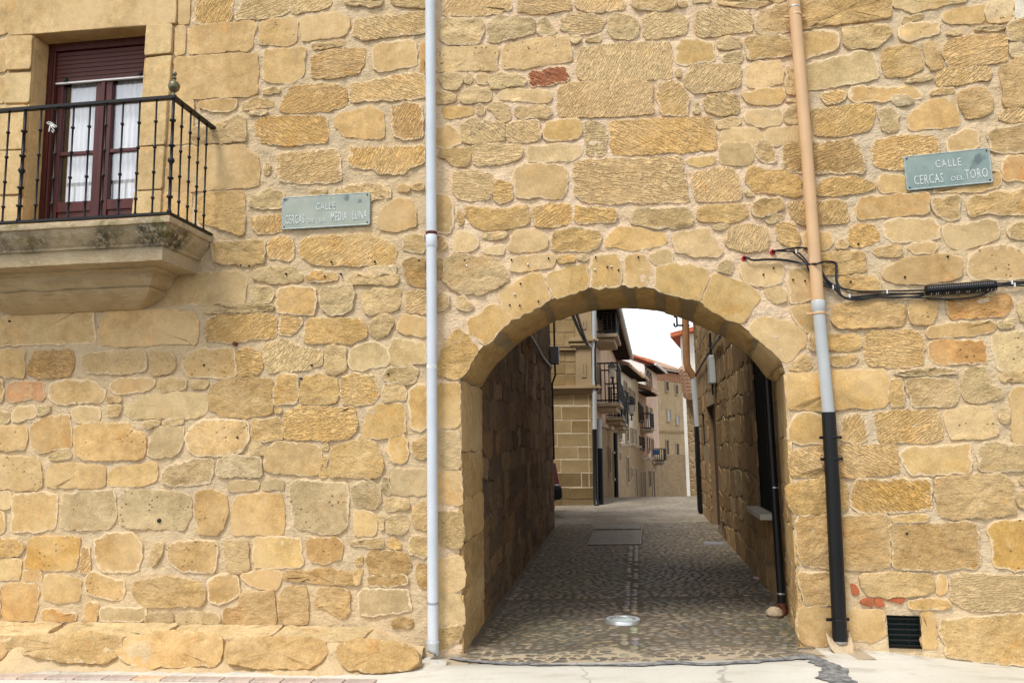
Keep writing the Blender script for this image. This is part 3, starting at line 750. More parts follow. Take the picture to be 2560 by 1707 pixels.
RIGHT = '''
@R1
or 150,10 500,0 1040,0 1035,60 1030,170 700,220 400,250 180,290 160,150
ls 1075,0 1810,0 1650,40 1400,90 1250,125 1080,65
or 1160,180 1370,145 1290,200 1165,240
os 1555,130 1700,90 1960,65 1955,220 1840,230 1600,215 1560,190
wp 1990,20 2245,10 2250,150 2220,205 2010,225 1985,100
Ws 2255,0 2410,0 2410,165 2270,175 2260,80
lr 550,290 740,270 990,245 1070,320 920,460 650,480 590,410 590,350
op 1120,310 1170,250 1450,220 1520,240 1500,330 1300,380 1220,410 1120,380
os 175,340 400,310 510,330 515,480 300,545 190,580
lr 1590,320 1700,295 1750,330 1600,350
lr 1860,290 2000,270 2180,260 2160,290 1900,300
lr 2180,250 2250,210 2410,190 2410,410 2210,405 2190,330
wr 2200,430 2410,415 2410,550 2240,560
ls 200,650 450,600 720,515 860,520 900,640 915,770 600,830 400,870 210,890
yr 965,540 980,500 1200,450 1310,475 1330,600 1365,680 1200,740 1050,765 980,740
or 1365,430 1480,415 1540,600 1540,680 1440,695 1390,600
ot 1580,480 1590,400 1800,360 2150,350 2180,470 2170,600 1850,640 1740,665 1600,640 1570,560
ot 1500,720 1560,685 1800,680 1990,660 2020,700 2010,780 1700,820 1510,845
lr 1200,800 1300,770 1450,755 1440,785 1220,810
or 2110,660 2240,640 2235,590 2410,565 2410,1040 2170,1060 2140,900
yt 365,920 570,880 600,900 590,980 440,1020 350,960
os 640,900 690,855 1000,860 1250,850 1365,920 1330,970 900,995 720,1000 640,970
wr 1060,950 1180,950 1280,990 1170,1050 1080,1010
or 1425,900 1560,880 1670,880 1620,920 1430,945
yt 270,1090 450,1070 760,1020 880,1045 880,1130 840,1280 600,1320 310,1330 290,1200
lr 935,1100 1040,1060 1110,1140 1100,1240 1070,1300 980,1280 950,1180
os 1220,1170 1260,1090 1500,970 1630,975 1690,1080 1720,1230 1500,1255 1240,1275 1215,1220
or 1720,930 1900,870 1960,875 2010,960 2030,1090 1930,1160 1800,1175 1760,1100 1720,1030
lt 2110,1120 2180,1085 2410,1070 2410,1180 2200,1190 2110,1170
os 1590,1430 1640,1350 1780,1265 1900,1290 1910,1440 1600,1490
dr 1985,1290 2200,1250 2410,1220 2410,1480 2250,1500 2030,1480
@R2
dt -10,0 30,-110 150,-125 280,-70 450,-90 650,-125 730,-60 785,120 780,190 600,200 330,215 170,200 40,180 -15,120
ot 865,80 880,-105 1040,-145 1350,-160 1510,-130 1510,20 1400,160 960,165
up 2150,90 2200,50 2410,35 2410,285 2160,290 2145,180
yt 340,330 400,270 700,250 890,310 860,360 680,400 560,425 330,420
os 945,260 1000,235 1190,240 1230,380 980,405 945,380
os 1450,380 1700,340 2050,270 2060,190 2110,200 2110,330 1900,380 1550,390
ds 715,520 780,450 940,440 1410,410 1415,560 1380,600 1000,640 730,655 710,600
or 1460,470 1540,440 1710,430 1715,540 1700,660 1580,660 1465,570
or 1810,480 1850,430 1960,430 2060,400 2410,380 2410,600 2140,625 2060,590 1810,620 1800,540
ot 50,500 190,490 330,510 500,480 600,510 630,600 625,685 450,700 330,705 210,720 130,690 70,600
yt 650,770 720,725 880,730 905,790 920,870 860,915 720,935 650,900
ms 975,700 1040,670 1450,655 1510,720 1515,850 1300,870 1080,890 990,830
ms 1560,760 1620,715 1780,720 1950,670 2080,690 2110,760 2105,840 1900,910 1700,950 1610,920 1565,830
or 2180,760 2240,710 2410,690 2410,850 2230,840
os 190,790 345,785 460,800 470,870 420,950 350,950 190,940
or 520,940 570,850 610,910 610,950
lr 850,970 900,960 1040,930 1140,920 1145,1020 920,1020
os 1200,930 1270,900 1450,895 1485,930 1450,985 1280,1005
yr 355,1010 600,980 780,990 790,1100 800,1170 600,1190 370,1210 360,1100
ds 980,1150 1150,1080 1180,1045 1600,1005 1720,1030 1740,1150 1700,1240 1300,1300 1100,1290 980,1240 965,1190
dp 1820,1000 1900,970 2150,910 2260,950 2410,1010 2410,1240 2100,1240 1830,1250 1800,1130
yr 530,1240 700,1215 900,1220 950,1310 960,1350 700,1370 560,1310
@R3
or 480,30 700,-20 1080,-10 1170,20 1170,180 1150,210 800,225 540,240 490,170
op 1220,60 1240,-20 1480,-40 1485,90 1440,185 1270,200 1225,130
ur 1580,-60 2200,-90 2220,30 2150,110 1900,130 1650,150 1600,40
lr 2290,0 2410,-20 2410,190 2320,160
os 1400,240 1600,195 2040,175 2050,250 1960,290 1700,320 1420,320 1400,280
lr 2080,190 2230,150 2240,220 2130,235
yr 430,310 700,290 750,330 745,430 600,450 430,440
yr 440,510 700,495 720,530 680,590 450,600
lr 250,300 300,310 310,450 260,440
yt 810,300 850,270 1330,270 1360,400 1365,580 1200,610 1030,615 820,580 800,420
up 1415,380 1500,360 1950,360 1970,500 1975,570 1600,585 1440,560 1415,460
lp 2060,300 2410,270 2410,650 2100,650 2070,470
lp 2110,690 2410,670 2410,760 2130,750
lr 1080,670 1300,640 1690,640 1700,680 1500,680 1150,700
ys 40,690 330,670 960,650 1015,720 1015,960 980,1000 700,1010 350,1035 60,1030 30,900
yr 1045,750 1150,735 1160,860 1175,990 1060,1005 1045,900
mr 1195,760 1320,730 1600,730 1690,800 1705,930 1660,980 1350,1000 1270,1000 1210,880
lr 1740,740 1800,640 1960,630 2000,750 1990,800 2130,820 2120,920 1800,945 1760,900
os 2210,880 2270,830 2410,830 2410,1340 2260,1340 2230,1200 2250,1050
ys 70,1140 150,1070 330,1090 440,1200 430,1340 200,1370 50,1350 40,1250
ot 570,1110 740,1070 780,1180 820,1330 700,1350 560,1340
yt 905,1080 1100,1050 1500,1040 1530,1180 1555,1330 1300,1355 930,1340 920,1200
lp 1575,1060 1750,1020 2020,1015 2060,1150 2090,1270 1900,1310 1640,1320 1600,1200
lr 2120,1040 2200,1020 2180,1160 2120,1130
@R4
ot 60,0 200,-40 540,-60 1090,-70 1110,60 1135,200 700,235 350,240 80,230 50,120
ys 1150,20 1200,-40 1500,-50 1810,-80 1820,80 1810,200 1500,215 1250,215 1160,100
lr 1890,0 1960,-90 2410,-60 2410,180 2100,180 1920,180
Yt 650,420 720,260 1100,270 1420,250 1440,400 1450,550 1330,585 1000,580 720,580 650,510
mr 1475,260 1700,240 2130,225 2230,300 2245,470 2260,600 2000,640 1850,620 1700,655 1530,630 1490,450
lr 2310,250 2400,240 2400,310 2320,310
lr 2310,400 2400,380 2400,540 2310,520
yr 30,340 200,290 380,260 590,270 610,420 605,560 350,590 100,600 40,500
dr 130,640 300,620 600,625 1010,620 1015,850 1020,1120 700,1150 450,1130 200,1100 150,990 120,800
yr 1055,640 1150,615 1410,620 1410,670 1060,680
dr 1040,730 1300,700 1860,690 1900,830 1890,960 1915,1080 1880,1130 1500,1145 1150,1140 1070,1110 1070,1000 1090,930 1050,840
Yp 2010,730 2070,690 2410,660 2410,1155 2060,1120 2030,900
dr 140,1190 400,1180 610,1210 610,1460 400,1490 220,1480 150,1320
or 745,1200 1100,1180 1450,1210 1465,1350 1380,1390 850,1405 760,1340
os 1510,1210 1580,1205 1580,1380 1510,1375
gt 1640,1210 1900,1200 2100,1215 2410,1220 2410,1530 2000,1540 1780,1535 1640,1420
yr 1210,1470 1300,1440 1620,1450 1630,1500 1560,1535 1300,1530 1210,1520
@P3
ds 140,430 460,440 480,700 430,780 340,820 160,760 130,600
ds 610,470 980,470 975,530 985,700 850,760 640,740
os 1350,490 1450,480 1470,700 1480,840 1370,845 1360,650
or 1520,560 1900,530 2410,500 2410,1000 2000,960 1750,930 1580,900 1600,790 1520,700
'''
BRICKS = '''
@R4
bs 650,1280 700,1290 730,1340 720,1390 670,1390
bs 740,1470 800,1430 870,1435 865,1510
bs 885,1430 950,1430 985,1500 900,1510
bs 980,1440 1060,1420 1195,1430 1150,1490
'''
# ------------------------------------------------------------ the three house fronts
def sheet(name, mat, parent, P, U, n, us, zlo, zhi, nv, amp=.012, clean_lo=False):
    vs = []; nu = len(us)
    for u in us:
        a = zlo(u) if callable(zlo) else zlo; b = zhi(u) if callable(zhi) else zhi
        for j in range(nv+1):
            t = j/nv; p = P + U*u + Z1*(a+(b-a)*t)
            k = 0.0 if (clean_lo and j == 0) else 1.0
            d = (fbm(p*2.3, 3)*amp*.6 + fbm(p*11, 3)*amp*.8 + mnoise.noise(p*31)*amp*.5)*k
            vs.append(p + n*(d-.004*k))
    fs = [(i*(nv+1)+j, (i+1)*(nv+1)+j, (i+1)*(nv+1)+j+1, i*(nv+1)+j+1) for i in range(nu-1) for j in range(nv)]
    q = (vs[nv+1]-vs[0]).cross(vs[1]-vs[0])
    if q.dot(n) < 0: fs = [f[::-1] for f in fs]
    return mesh_obj(name, vs, fs, mat, parent, True, P.copy())
def lin(a, b, step): k = max(1, int(abs(b-a)/step)); return [a+(b-a)*i/k for i in range(k+1)]
TOP = 6.8
left_house = thing('stone_house', (XL-1.2, .2, 0), 'golden rubble stone house with a balcony and dark red door, left of the white downpipe', 'house')
gate = thing('arch_wall', (.85, 0, 0), 'sandstone wall with pale mortar and a round arch over the cobbled alley', 'wall')
right_house = thing('stone_house', (XR+1.0, -.2, 0), 'golden stone house with a small barred vent at its foot, right of the tan downpipe', 'house')

# left front with the opening of the balcony door
uv = lambda p: ((p-PL).dot(UL), p.z)
d_tl, d_tr = uv(hit(90.6, 88, PL, NL)), uv(hit(372, 67.6, PL, NL))
DU0, DU1 = d_tr[0], d_tl[0]; DZ1 = (d_tl[1]+d_tr[1])/2
SLAB = hit(531, 593, PL, NL)                       # where the balcony top edge meets the wall
BU0 = (SLAB-PL).dot(UL); BZ = SLAB.z; DZ0 = BZ+.02
BU1 = DU1 + (DU0-BU0)
ML = M['mortar_left']
sheet('mortar_face', ML, left_house, PL, UL, NL, lin(0, DU0, .028), -.5, TOP, 250)
sheet('mortar_face', ML, left_house, PL, UL, NL, lin(DU0, DU1, .06), DZ1, TOP, 40)
sheet('mortar_face', ML, left_house, PL, UL, NL, lin(DU0, DU1, .03), -.5, DZ0, 110)
sheet('mortar_face', ML, left_house, PL, UL, NL, lin(DU1, 5.2, .035), -.5, TOP, 200)
lay(LEFT, left_house)
lay(ASHLAR, left_house, inset=.7, rim=.7, jit=.002, rad=.012, grow=.008)
lay(ARCHI, left_house, 'surround_stone', proud=.030, inset=.5, rim=.35, jit=.0012, relief=.0012, rad=.006, grow=.006)

# gate wall: arch curve measured on the wall front and at the back of the wall
TH = 1.04
def spline(pts, n):
    out = []
    for i in range(len(pts)-1):
        p0, p1, p2, p3 = pts[max(i-1, 0)], pts[i], pts[i+1], pts[min(i+2, len(pts)-1)]
        for k in range(12):
            t = k/12; out.append(.5*((2*p1)+(p2-p0)*t+(2*p0-5*p1+4*p2-p3)*t*t+(3*p1-p0-3*p2+p3)*t*t*t))
    out.append(pts[-1]); return resample(out, n, False)
FA = [(1150.5, 947), (1167, 918), (1203, 870), (1239, 836), (1279, 801), (1328, 775), (1379, 748), (1443, 725), (1494, 717), (1545, 713), (1596, 715), (1662, 727),
      (1713, 741), (1751, 755), (1796, 778), (1843, 806), (1879, 833), (1919, 866), (1951, 900), (1962, 930)]
fa = [onY(*p) for p in FA]; XJL, XJR = fa[0].x, fa[-1].x
BA = [(1203, 966), (1240, 912), (1295, 860), (1360, 817), (1426, 789), (1520, 773), (1611, 773), (1680, 786), (1741, 811), (1800, 838), (1850, 871), (1885, 905), (1918, 945), (1943, 985)]
ba = [onY(*p, TH) for p in BA]; ba[0].z = fa[0].z; ba[-1].z = fa[-1].z; ba[-1].x = 2.372
NA = 97
fa = spline(fa, NA); ba = spline(ba, NA)
XBL, XBR = ba[0].x, ba[-1].x
def arch_z(x):
    for a, b in zip(fa, fa[1:]):
        if x <= b.x: return a.z+(b.z-a.z)*(x-a.x)/max(1e-6, b.x-a.x)
    return fa[-1].z
MM = M['mortar_mid']
sheet('mortar_face', MM, gate, V((0, 0, 0)), V((1, 0, 0)), NM, lin(XL, XJL, .028), -.3, TOP, 240)
sheet('mortar_face', MM, gate, V((0, 0, 0)), V((1, 0, 0)), NM, [p.x for p in fa], arch_z, TOP, 150, clean_lo=True)
sheet('mortar_face', MM, gate, V((0, 0, 0)), V((1, 0, 0)), NM, lin(XJR, XR, .04), lambda u: 2.05, TOP, 160)
MR = M['mortar_right']
sheet('mortar_face', MR, right_house, V((0, 0, 0)), V((1, 0, 0)), NM, lin(XJR, XR, .028), -.3, 2.05, 80)
# under side of the vault
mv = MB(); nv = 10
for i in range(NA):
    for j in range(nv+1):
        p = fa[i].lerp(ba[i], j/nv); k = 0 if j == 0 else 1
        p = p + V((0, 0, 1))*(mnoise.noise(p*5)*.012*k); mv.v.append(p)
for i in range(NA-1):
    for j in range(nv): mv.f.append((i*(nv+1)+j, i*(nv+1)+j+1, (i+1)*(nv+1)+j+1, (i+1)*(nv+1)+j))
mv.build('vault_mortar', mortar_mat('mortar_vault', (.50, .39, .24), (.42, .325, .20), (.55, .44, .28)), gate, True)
# back of the gate wall
mb = MB()
for i in range(NA-1):
    a, b = ba[i], ba[i+1]; mb.quad(b, a, V((a.x, TH, TOP)), V((b.x, TH, TOP)))
mb.quad(V((XBL, TH, -.2)), V((-1.2, TH, -.2)), V((-1.2, TH, TOP)), V((XBL, TH, TOP)))
mb.quad(V((3.2, TH, -.2)), V((XBR, TH, -.2)), V((XBR, TH, TOP)), V((3.2, TH, TOP)))
mb.build('back_face', M['mortar_dark'], gate)
lay(MID, gate, tones=MIDTONE)
tile = None; k = 0
for line in VOUSS.strip().splitlines():
    if line[0] == '@': tile = line[1:]; continue
    code, pts = parse(line); P = [onY(*px(tile, *q)) for q in pts]
    a, b = VJ[k]; k += 1
    # the soffit of the same block, running through the wall
    ev = []; ef = []; na, nb = 9, 12
    for i in range(na+1):
        s = a+(b-a)*i/na; f = s*(NA-1); i0 = min(int(f), NA-2); t = f-i0
        p, q = fa[i0].lerp(fa[i0+1], t), ba[i0].lerp(ba[i0+1], t)
        tan = (fa[i0+1]-fa[i0]).normalized(); dn = V((tan.z, 0, -tan.x))
        if dn.z > 0: dn = -dn
        for j in range(nb+1):
            r_ = p.lerp(q, .012+.95*j/nb)
            edge = 0 if i in (0, na) or j in (0, nb) else 1
            ev.append(r_ + dn*(.022*edge*(1+.6*mnoise.noise(r_*7)) - .012*(1-edge)) + tan*mnoise.noise(r_*6+V((k, 0, 0)))*.035*(1-0 if j else 0))
    for i in range(na):
        for j in range(nb): ef.append((i*(nb+1)+j, (i+1)*(nb+1)+j, (i+1)*(nb+1)+j+1, i*(nb+1)+j+1))
    stone3(P, NM, code[1], code[0], gate, 'voussoir', proud=.006, inset=.6, rad=.010, grow=.017, extra=(ev, ef, .12))

# right front, with the small opening of the vent
vq = [front(*px('P3', *q)) for q in ((1000, 515), (1320, 515), (1345, 835), (1012, 830))]
ur = lambda p: (p-PR).dot(UR)
VU0, VU1, VZ0, VZ1 = ur(vq[0])+.004, ur(vq[1])+.004, (vq[2].z+vq[3].z)/2, (vq[0].z+vq[1].z)/2
sheet('mortar_face', MR, right_house, PR, UR, NR, lin(0, VU0, .028), -.5, TOP, 240)
sheet('mortar_face', MR, right_house, PR, UR, NR, lin(VU0, VU1, .028), VZ1, TOP, 230)
sheet('mortar_face', MR, right_house, PR, UR, NR, lin(VU0, VU1, .05), -.5, VZ0, 8)
sheet('mortar_face', MR, right_house, PR, UR, NR, lin(VU1, 4.2, .028), -.5, TOP, 240)
lay(RIGHT, right_house)
lay(BRICKS, right_house, 'brick', proud=.012, relief=.003, rim=.12, grow=.004, rad=.008, jit=.003)
# vent
vent = thing('vent_grille', PR+UR*(VU0+VU1)/2+Z1*VZ0, 'small dark barred vent grille low in the right-hand stone wall', 'vent')
def rp(u, z, d=0.0): return PR+UR*u+Z1*z+NR*d
b = MB(); dd = -.16
b.quad(rp(VU0, VZ0, dd), rp(VU1, VZ0, dd), rp(VU1, VZ1, dd), rp(VU0, VZ1, dd))
for a_, c_ in (((VU0, VZ0), (VU1, VZ0)), ((VU1, VZ0), (VU1, VZ1)), ((VU1, VZ1), (VU0, VZ1)), ((VU0, VZ1), (VU0, VZ0))):
    b.quad(rp(*a_, 0.01), rp(*a_, dd), rp(*c_, dd), rp(*c_, 0.01))
b.build('recess', plain('vent_recess', (.03, .028, .02), .9, .1), vent)
g_ = plain('green_mesh_wire', (.012, .045, .035), .5, .3)
b = MB()
for i in range(26):
    u = VU0+(VU1-VU0)*(i+.5)/26; b.box(rp(u, (VZ0+VZ1)/2, -.055), .0022, .002, VZ1-VZ0, (UR, NR, Z1))
for i in range(26):
    z = VZ0+(VZ1-VZ0)*(i+.5)/26; b.box(rp((VU0+VU1)/2, z, -.057), VU1-VU0, .002, .0022, (UR, NR, Z1))
b.build('wire_mesh', g_, vent)['kind'] = 'stuff'
for i in range(6):
    z = VZ0+(VZ1-VZ0)*(i+.35)/6
    MB().box(rp((VU0+VU1)/2, z, -.03), VU1-VU0, .018, .012, (UR, NR, Z1)).build('bar', M['iron'], vent)
MB().box(rp(VU0+.66*(VU1-VU0), (VZ0+VZ1)/2, -.045), .010, .01, VZ1-VZ0, (UR, NR, Z1)).build('upright_bar', M['iron'], vent)

# ------------------------------------------------------------ alley side walls
def rubble(parent, A, B, n, z0, z1, rowh, wid, tones, holes=(), gap=.03, kinds='srpt', limit=300, proud=None, mort=None, amp=.012, zoff=0.0, jj=.02):
    A, B = V(A), V(B); U = (B-A).normalized(); L = (B-A).length
    z = z0+zoff; cnt = 0
    while z < z1-.05:
        h = random.uniform(*rowh); u = -random.uniform(0, wid[0]); zt = min(z+h, z1+.1)
        while u < L:
            w = random.uniform(*wid)
            if random.random() < .15: w *= .5
            a, b = max(u, 0)+gap*.5, min(u+w, L)-gap*.5; lo, hi = z+gap*.5, zt-gap*.5
            u += w
            if b-a < .07: continue
            if any(a < h_[1]+.02 and b > h_[0]-.02 and lo < h_[3]+.02 and hi > h_[2]-.02 for h_ in holes):
                for h_ in holes:           # trim beside an opening
                    if a < h_[0] < b and lo < h_[3] and hi > h_[2]: b = h_[0]-.02
                    elif a < h_[1] < b and lo < h_[3] and hi > h_[2]: a = h_[1]+.02
                if b-a < .09 or any(a < h_[1]+.01 and b > h_[0]-.01 and lo < h_[3] and hi > h_[2] for h_ in holes): continue
            j = lambda s: random.uniform(-s, s)
            sj = min(jj, (b-a)*.14); hj = min(jj*.8, (hi-lo)*.15)
            P = [A+U*(x+j(sj))+Z1*(y+j(hj)) for x, y in ((a, lo), ((a+b)/2, lo), (b, lo), (b, (lo+hi)/2), (b, hi), ((a+b)/2, hi), (a, hi), (a, (lo+hi)/2))]
            P = [p+Z1*(.07*mnoise.noise(V(((p-A).dot(U)*.9, z0*3+p.z*.8, L)))+.03*mnoise.noise(V(((p-A).dot(U)*3, p.z*2, L)))) for p in P]
            if cnt < limit:
                stone3(P, n, random.choice(kinds), random.choice(tones), parent, 'stone', proud=proud, jit=.010, rad=.05, step=.04, nmax=44, rim=.3); cnt += 1
        z = zt
    return cnt
def wallsheet(name, parent, A, B, n, z0, z1, mat, holes=(), amp=.012, step=.10):
    A, B = V(A), V(B); U = (B-A).normalized(); L = (B-A).length
    cuts = sorted({0.0, L, *[x for h in holes for x in h[:2]]})
    for a, b in zip(cuts, cuts[1:]):
        hs = [h for h in holes if h[0] < (a+b)/2 < h[1]]; z = z0
        for h in sorted(hs, key=lambda h: h[2]):
            if h[2] > z: sheet(name, mat, parent, A, U, n, lin(a, b, step), z, h[2], max(2, int((h[2]-z)/step)), amp)
            z = h[3]
        sheet(name, mat, parent, A, U, n, lin(a, b, step), z, z1, max(2, int((z1-z)/step)), amp)
    return U, L
# left side: jamb of the gate, then the rough side of the house behind it
LA, LB, LC = V((XJL, 0, 0)), V((XBL, TH, 0)), V((.715, 8.75, 0))
nLr = (LB-LA).normalized().cross(Z1); nLr = nLr if nLr.x > 0 else -nLr
nLa = (LC-LB).normalized().cross(Z1); nLa = nLa if nLa.x > 0 else -nLa
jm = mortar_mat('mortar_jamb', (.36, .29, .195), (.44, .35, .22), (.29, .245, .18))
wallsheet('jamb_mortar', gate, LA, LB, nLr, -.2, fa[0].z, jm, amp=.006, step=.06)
for i, (za, zb, t, kd) in enumerate(((1.48, 1.99, 'm', 's'), (1.12, 1.44, 'o', 'r'), (.80, 1.09, 'o', 's'), (.42, .76, 'd', 'r'), (.20, .40, 'o', 'r'), (-.05, .17, 'd', 'r'))):
    U_ = (LB-LA).normalized(); L_ = (LB-LA).length; s_ = .42+.12*(i % 2)
    for a, b_ in ((.015, s_), (s_+.03, L_-.02)):
        P = [LA+U_*x+Z1*z for x, z in ((a, za), ((a+b_)/2, za-.01), (b_, za), (b_, zb), ((a+b_)/2, zb+.01), (a, zb))]
        stone3(P, nLr, kd, t, gate, 'jamb_stone', jit=.006, proud=.010, rim=.45)
alley_left = thing('stone_house', (LB.x-.2, 5, 0), 'dark rough rubble house side along the left of the alley', 'house')
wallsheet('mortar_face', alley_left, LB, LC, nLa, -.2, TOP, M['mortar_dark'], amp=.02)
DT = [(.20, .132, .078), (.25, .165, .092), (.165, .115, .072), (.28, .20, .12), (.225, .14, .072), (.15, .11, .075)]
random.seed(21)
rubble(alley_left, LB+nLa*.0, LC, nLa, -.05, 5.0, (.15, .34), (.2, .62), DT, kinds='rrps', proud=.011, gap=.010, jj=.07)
b = MB(); e1 = LC; e2 = LC+V((-7, .9, 0))
b.quad(e1+V((0, 0, -.2)), e2+V((0, 0, -.2)), e2+Z1*TOP, e1+Z1*TOP); b.build('end_wall', M['mortar_dark'], alley_left)
# right side: jamb of the gate, short return, then the side wall of the right-hand house
RA, RB = V((XJR, 0, 0)), V((XBR, TH, 0)); RC = V((2.375, TH, 0)); RD = V((3.985, 11.2, 0))
nRr = (RB-RA).normalized().cross(Z1); nRr = nRr if nRr.x < 0 else -nRr
nRa = (RD-RC).normalized().cross(Z1); nRa = nRa if nRa.x < 0 else -nRa
wallsheet('jamb_mortar', right_house, RA, RB, nRr, -.2, fa[-1].z, jm, amp=.006, step=.06)
for i, (za, zb, t, kd) in enumerate(((1.55, 2.0, 'm', 's'), (1.17, 1.51, 'o', 's'), (.86, 1.13, 'd', 'r'), (.58, .83, 'y', 's'), (.20, .55, 'd', 'r'), (-.05, .17, 'd', 'r'))):
    U_ = (RB-RA).normalized(); L_ = (RB-RA).length; s_ = .5+.14*(i % 2)
    for a, b_ in ((.015, s_), (s_+.03, L_-.02)):
        P = [RA+U_*x+Z1*z for x, z in ((a, za), ((a+b_)/2, za-.01), (b_, za), (b_, zb), ((a+b_)/2, zb+.01), (a, zb))]
        stone3(P, nRr, kd, t, right_house, 'jamb_stone', jit=.006, proud=.010, rim=.45)
UA = (RD-RC).normalized(); LRA = (RD-RC).length
def ra(px_, py_): 
    p = hit(px_, py_, RC, nRa); return (p-RC).dot(UA), p.z
w_a = ra(1899, 1270)[0]; w_b = ra(1932, 1275)[0]; w_t = ra(1905, 938)[1]; w_s = ra(1912, 1272)[1]
WIN = (min(w_a, w_b), max(w_a, w_b), w_s, 2.62)
d_a, d_b = sorted((ra(1781, 1320)[0], ra(1803, 1330)[0])); DOOR = (d_a, d_b, -.3, ra(1781, 1010)[1])
s_a, s_b = sorted((ra(1758, 1110)[0], ra(1763.5, 1110)[0])); SLIT = (s_a, s_b, ra(1760, 1112)[1], ra(1760, 1033)[1])
HOL = (WIN, DOOR, SLIT)
alley_right = thing('stone_house', (RC.x+.2, 5, 0), 'brown stone house side with a black window and doorway, right side of the alley', 'house')
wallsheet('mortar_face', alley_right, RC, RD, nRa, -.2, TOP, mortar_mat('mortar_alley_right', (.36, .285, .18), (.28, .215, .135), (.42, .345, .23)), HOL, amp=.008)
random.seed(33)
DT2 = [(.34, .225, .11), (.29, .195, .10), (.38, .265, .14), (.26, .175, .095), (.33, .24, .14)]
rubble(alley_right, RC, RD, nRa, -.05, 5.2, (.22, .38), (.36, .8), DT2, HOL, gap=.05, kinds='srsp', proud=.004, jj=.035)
b = MB(); e1 = RD; e2 = RD+V((7, -.4, 0)); b.quad(e1+V((0, 0, -.2)), e2+V((0, 0, -.2)), e2+Z1*TOP, e1+Z1*TOP); b.build('end_wall', M['mortar_dark'], alley_right)
def rap(u, z, d=0.0): return RC+UA*u+Z1*z+nRa*d
def opening(parent, h, depth, frame_mat, back_mat, name):
    b = MB(); u0, u1, z0, z1 = h
    for a_, c_ in (((u0, z0), (u1, z0)), ((u1, z0), (u1, z1)), ((u1, z1), (u0, z1)), ((u0, z1), (u0, z0))):
        b.quad(rap(*a_, .004), rap(*c_, .004), rap(*c_, -depth), rap(*a_, -depth))
    b.build(name+'_reveal', frame_mat, parent)
    return MB().box(rap((u0+u1)/2, (z0+z1)/2, -depth-.02), u1-u0, .04, z1-z0, (UA, nRa, Z1)).build(name, back_mat, parent)
ws = opening(alley_right, WIN, .015, M['mortar_dark'], M['dark'], 'window')
MB().box(rap((WIN[0]+WIN[1])/2, WIN[2]-.03, .05), WIN[1]-WIN[0]+.14, .16, .055, (UA, nRa, Z1)).build('window_sill', plain('pale_sill', (.46, .41, .33), .85, .2), alley_right, bevel=.006)
dr_ = opening(alley_right, DOOR, .10, plain('door_reveal_stone', (.22, .14, .075), .9), plain('brown_door', (.055, .028, .016), .6), 'door')
opening(alley_right, SLIT, .02, M['mortar_dark'], M['dark'], 'window')
gp = [onG(*p) for p in ((1790.5, 1326), (1806, 1340))]
b = MB(); t_ = hit(1804, 1299, RC+nRa*.04, nRa); b.hexa([gp[0], gp[1], gp[1]+V((.10, .02, 0)), gp[0]+V((.12, .05, 0)), t_+V((-.005, 0, 0)), t_+V((.01, -.03, 0)), t_+V((.10, -.01, 0)), t_+V((.1, .03, 0))])
gs = b.build('guard_stone', plain('pale_guard_stone', (.50, .40, .29), .85), None, bevel=.01)
tag(gs, 'pale wedge-shaped guard stone at the foot of the brown alley doorway', 'stone')

# ------------------------------------------------------------ ground
g = G('earth', .95, .1); g.color(g.mix(g.ramp(g.noise(g.coord(), .4, 5), .3, .7), (.16, .13, .09), (.22, .18, .125)))
o = mesh_obj('ground', [(-300, -300, -4.0), (300, -300, -4.0), (300, 300, -4.0), (-300, 300, -4.0)], [(0, 1, 2, 3)], g.m, None, False); tag(o, kind='structure')
# pale concrete of the square in front of the houses
g = G('pale_concrete', .85, .2); v = g.coord()
c = g.mix(g.ramp(g.noise(v, .9, 6, .62), .3, .7), (.66, .635, .56), (.57, .54, .465))
c = g.mix(g.ramp(g.noise(g.mapping(v, (1.2, 4.5, 1)), 1.4, 6, .7), .50, .70, 0, .6), c, (.40, .355, .265))
c = g.mix(g.ramp(g.noise(g.vadd(v, (7, 2, 0)), 5.5, 6, .72), .56, .74, 0, .5), c, (.36, .33, .26))
c = g.mix(g.ramp(g.noise(v, 22, 4, .7), .60, .72, 0, .45), c, (.36, .33, .27))
sy = g.n.new('ShaderNodeSeparateXYZ'); g.l.new(v, sy.inputs[0]); foot = g.math('ADD', g.ramp(sy.outputs[1], -.42, -.05, 0, .75, False), g.math('MULTIPLY', g.math('SUBTRACT', g.noise(g.vadd(v, (3, 8, 0)), 4.5, 6, .7), .5), 2.2))
c = g.mix(g.ramp(foot, .45, .95, 0, .65), c, (.38, .325, .23))
c = g.mix(1.0, c, g.mix(g.noise(v, 160, 2), (.90, .90, .90), (1.08, 1.08, 1.08)), 'MULTIPLY')
crack = g.ramp(g.voro(g.vadd(v, g.mix(.5, (0, 0, 0), g.noise(v, 2.0, 3, .6, 'Color'))), .34, 'DISTANCE_TO_EDGE'), .0, .004, .45, 0)
c = g.mix(crack, c, (.14, .12, .09)); g.color(c)
g.bump(g.math('ADD', g.noise(v, 9, 6, .6), g.math('MULTIPLY', g.noise(v, 120, 2), .3)), .35, .008); M['concrete'] = g.m
xs = lin(-14, 14, .09); ys = [-1.15, -1.0, -.8, -.6, -.45, -.30, -.28, -.15, 0, .25]
def sq_z(x, y): return zg(x) + .004*mnoise.noise(V((x*1.5, y*1.5, 0))) - max(0, -y-1.2)*.012
vs = [(x, y, sq_z(x, y)-.03*max(0, min(1, y/.1)) - (.03 if y > .05 or (y > -.29 and -.5 < x < 2.2) else 0)) for x in xs for y in ys]; ny = len(ys)
fs = [(i*ny+j, (i+1)*ny+j, (i+1)*ny+j+1, i*ny+j+1) for i in range(len(xs)-1) for j in range(ny-1)]
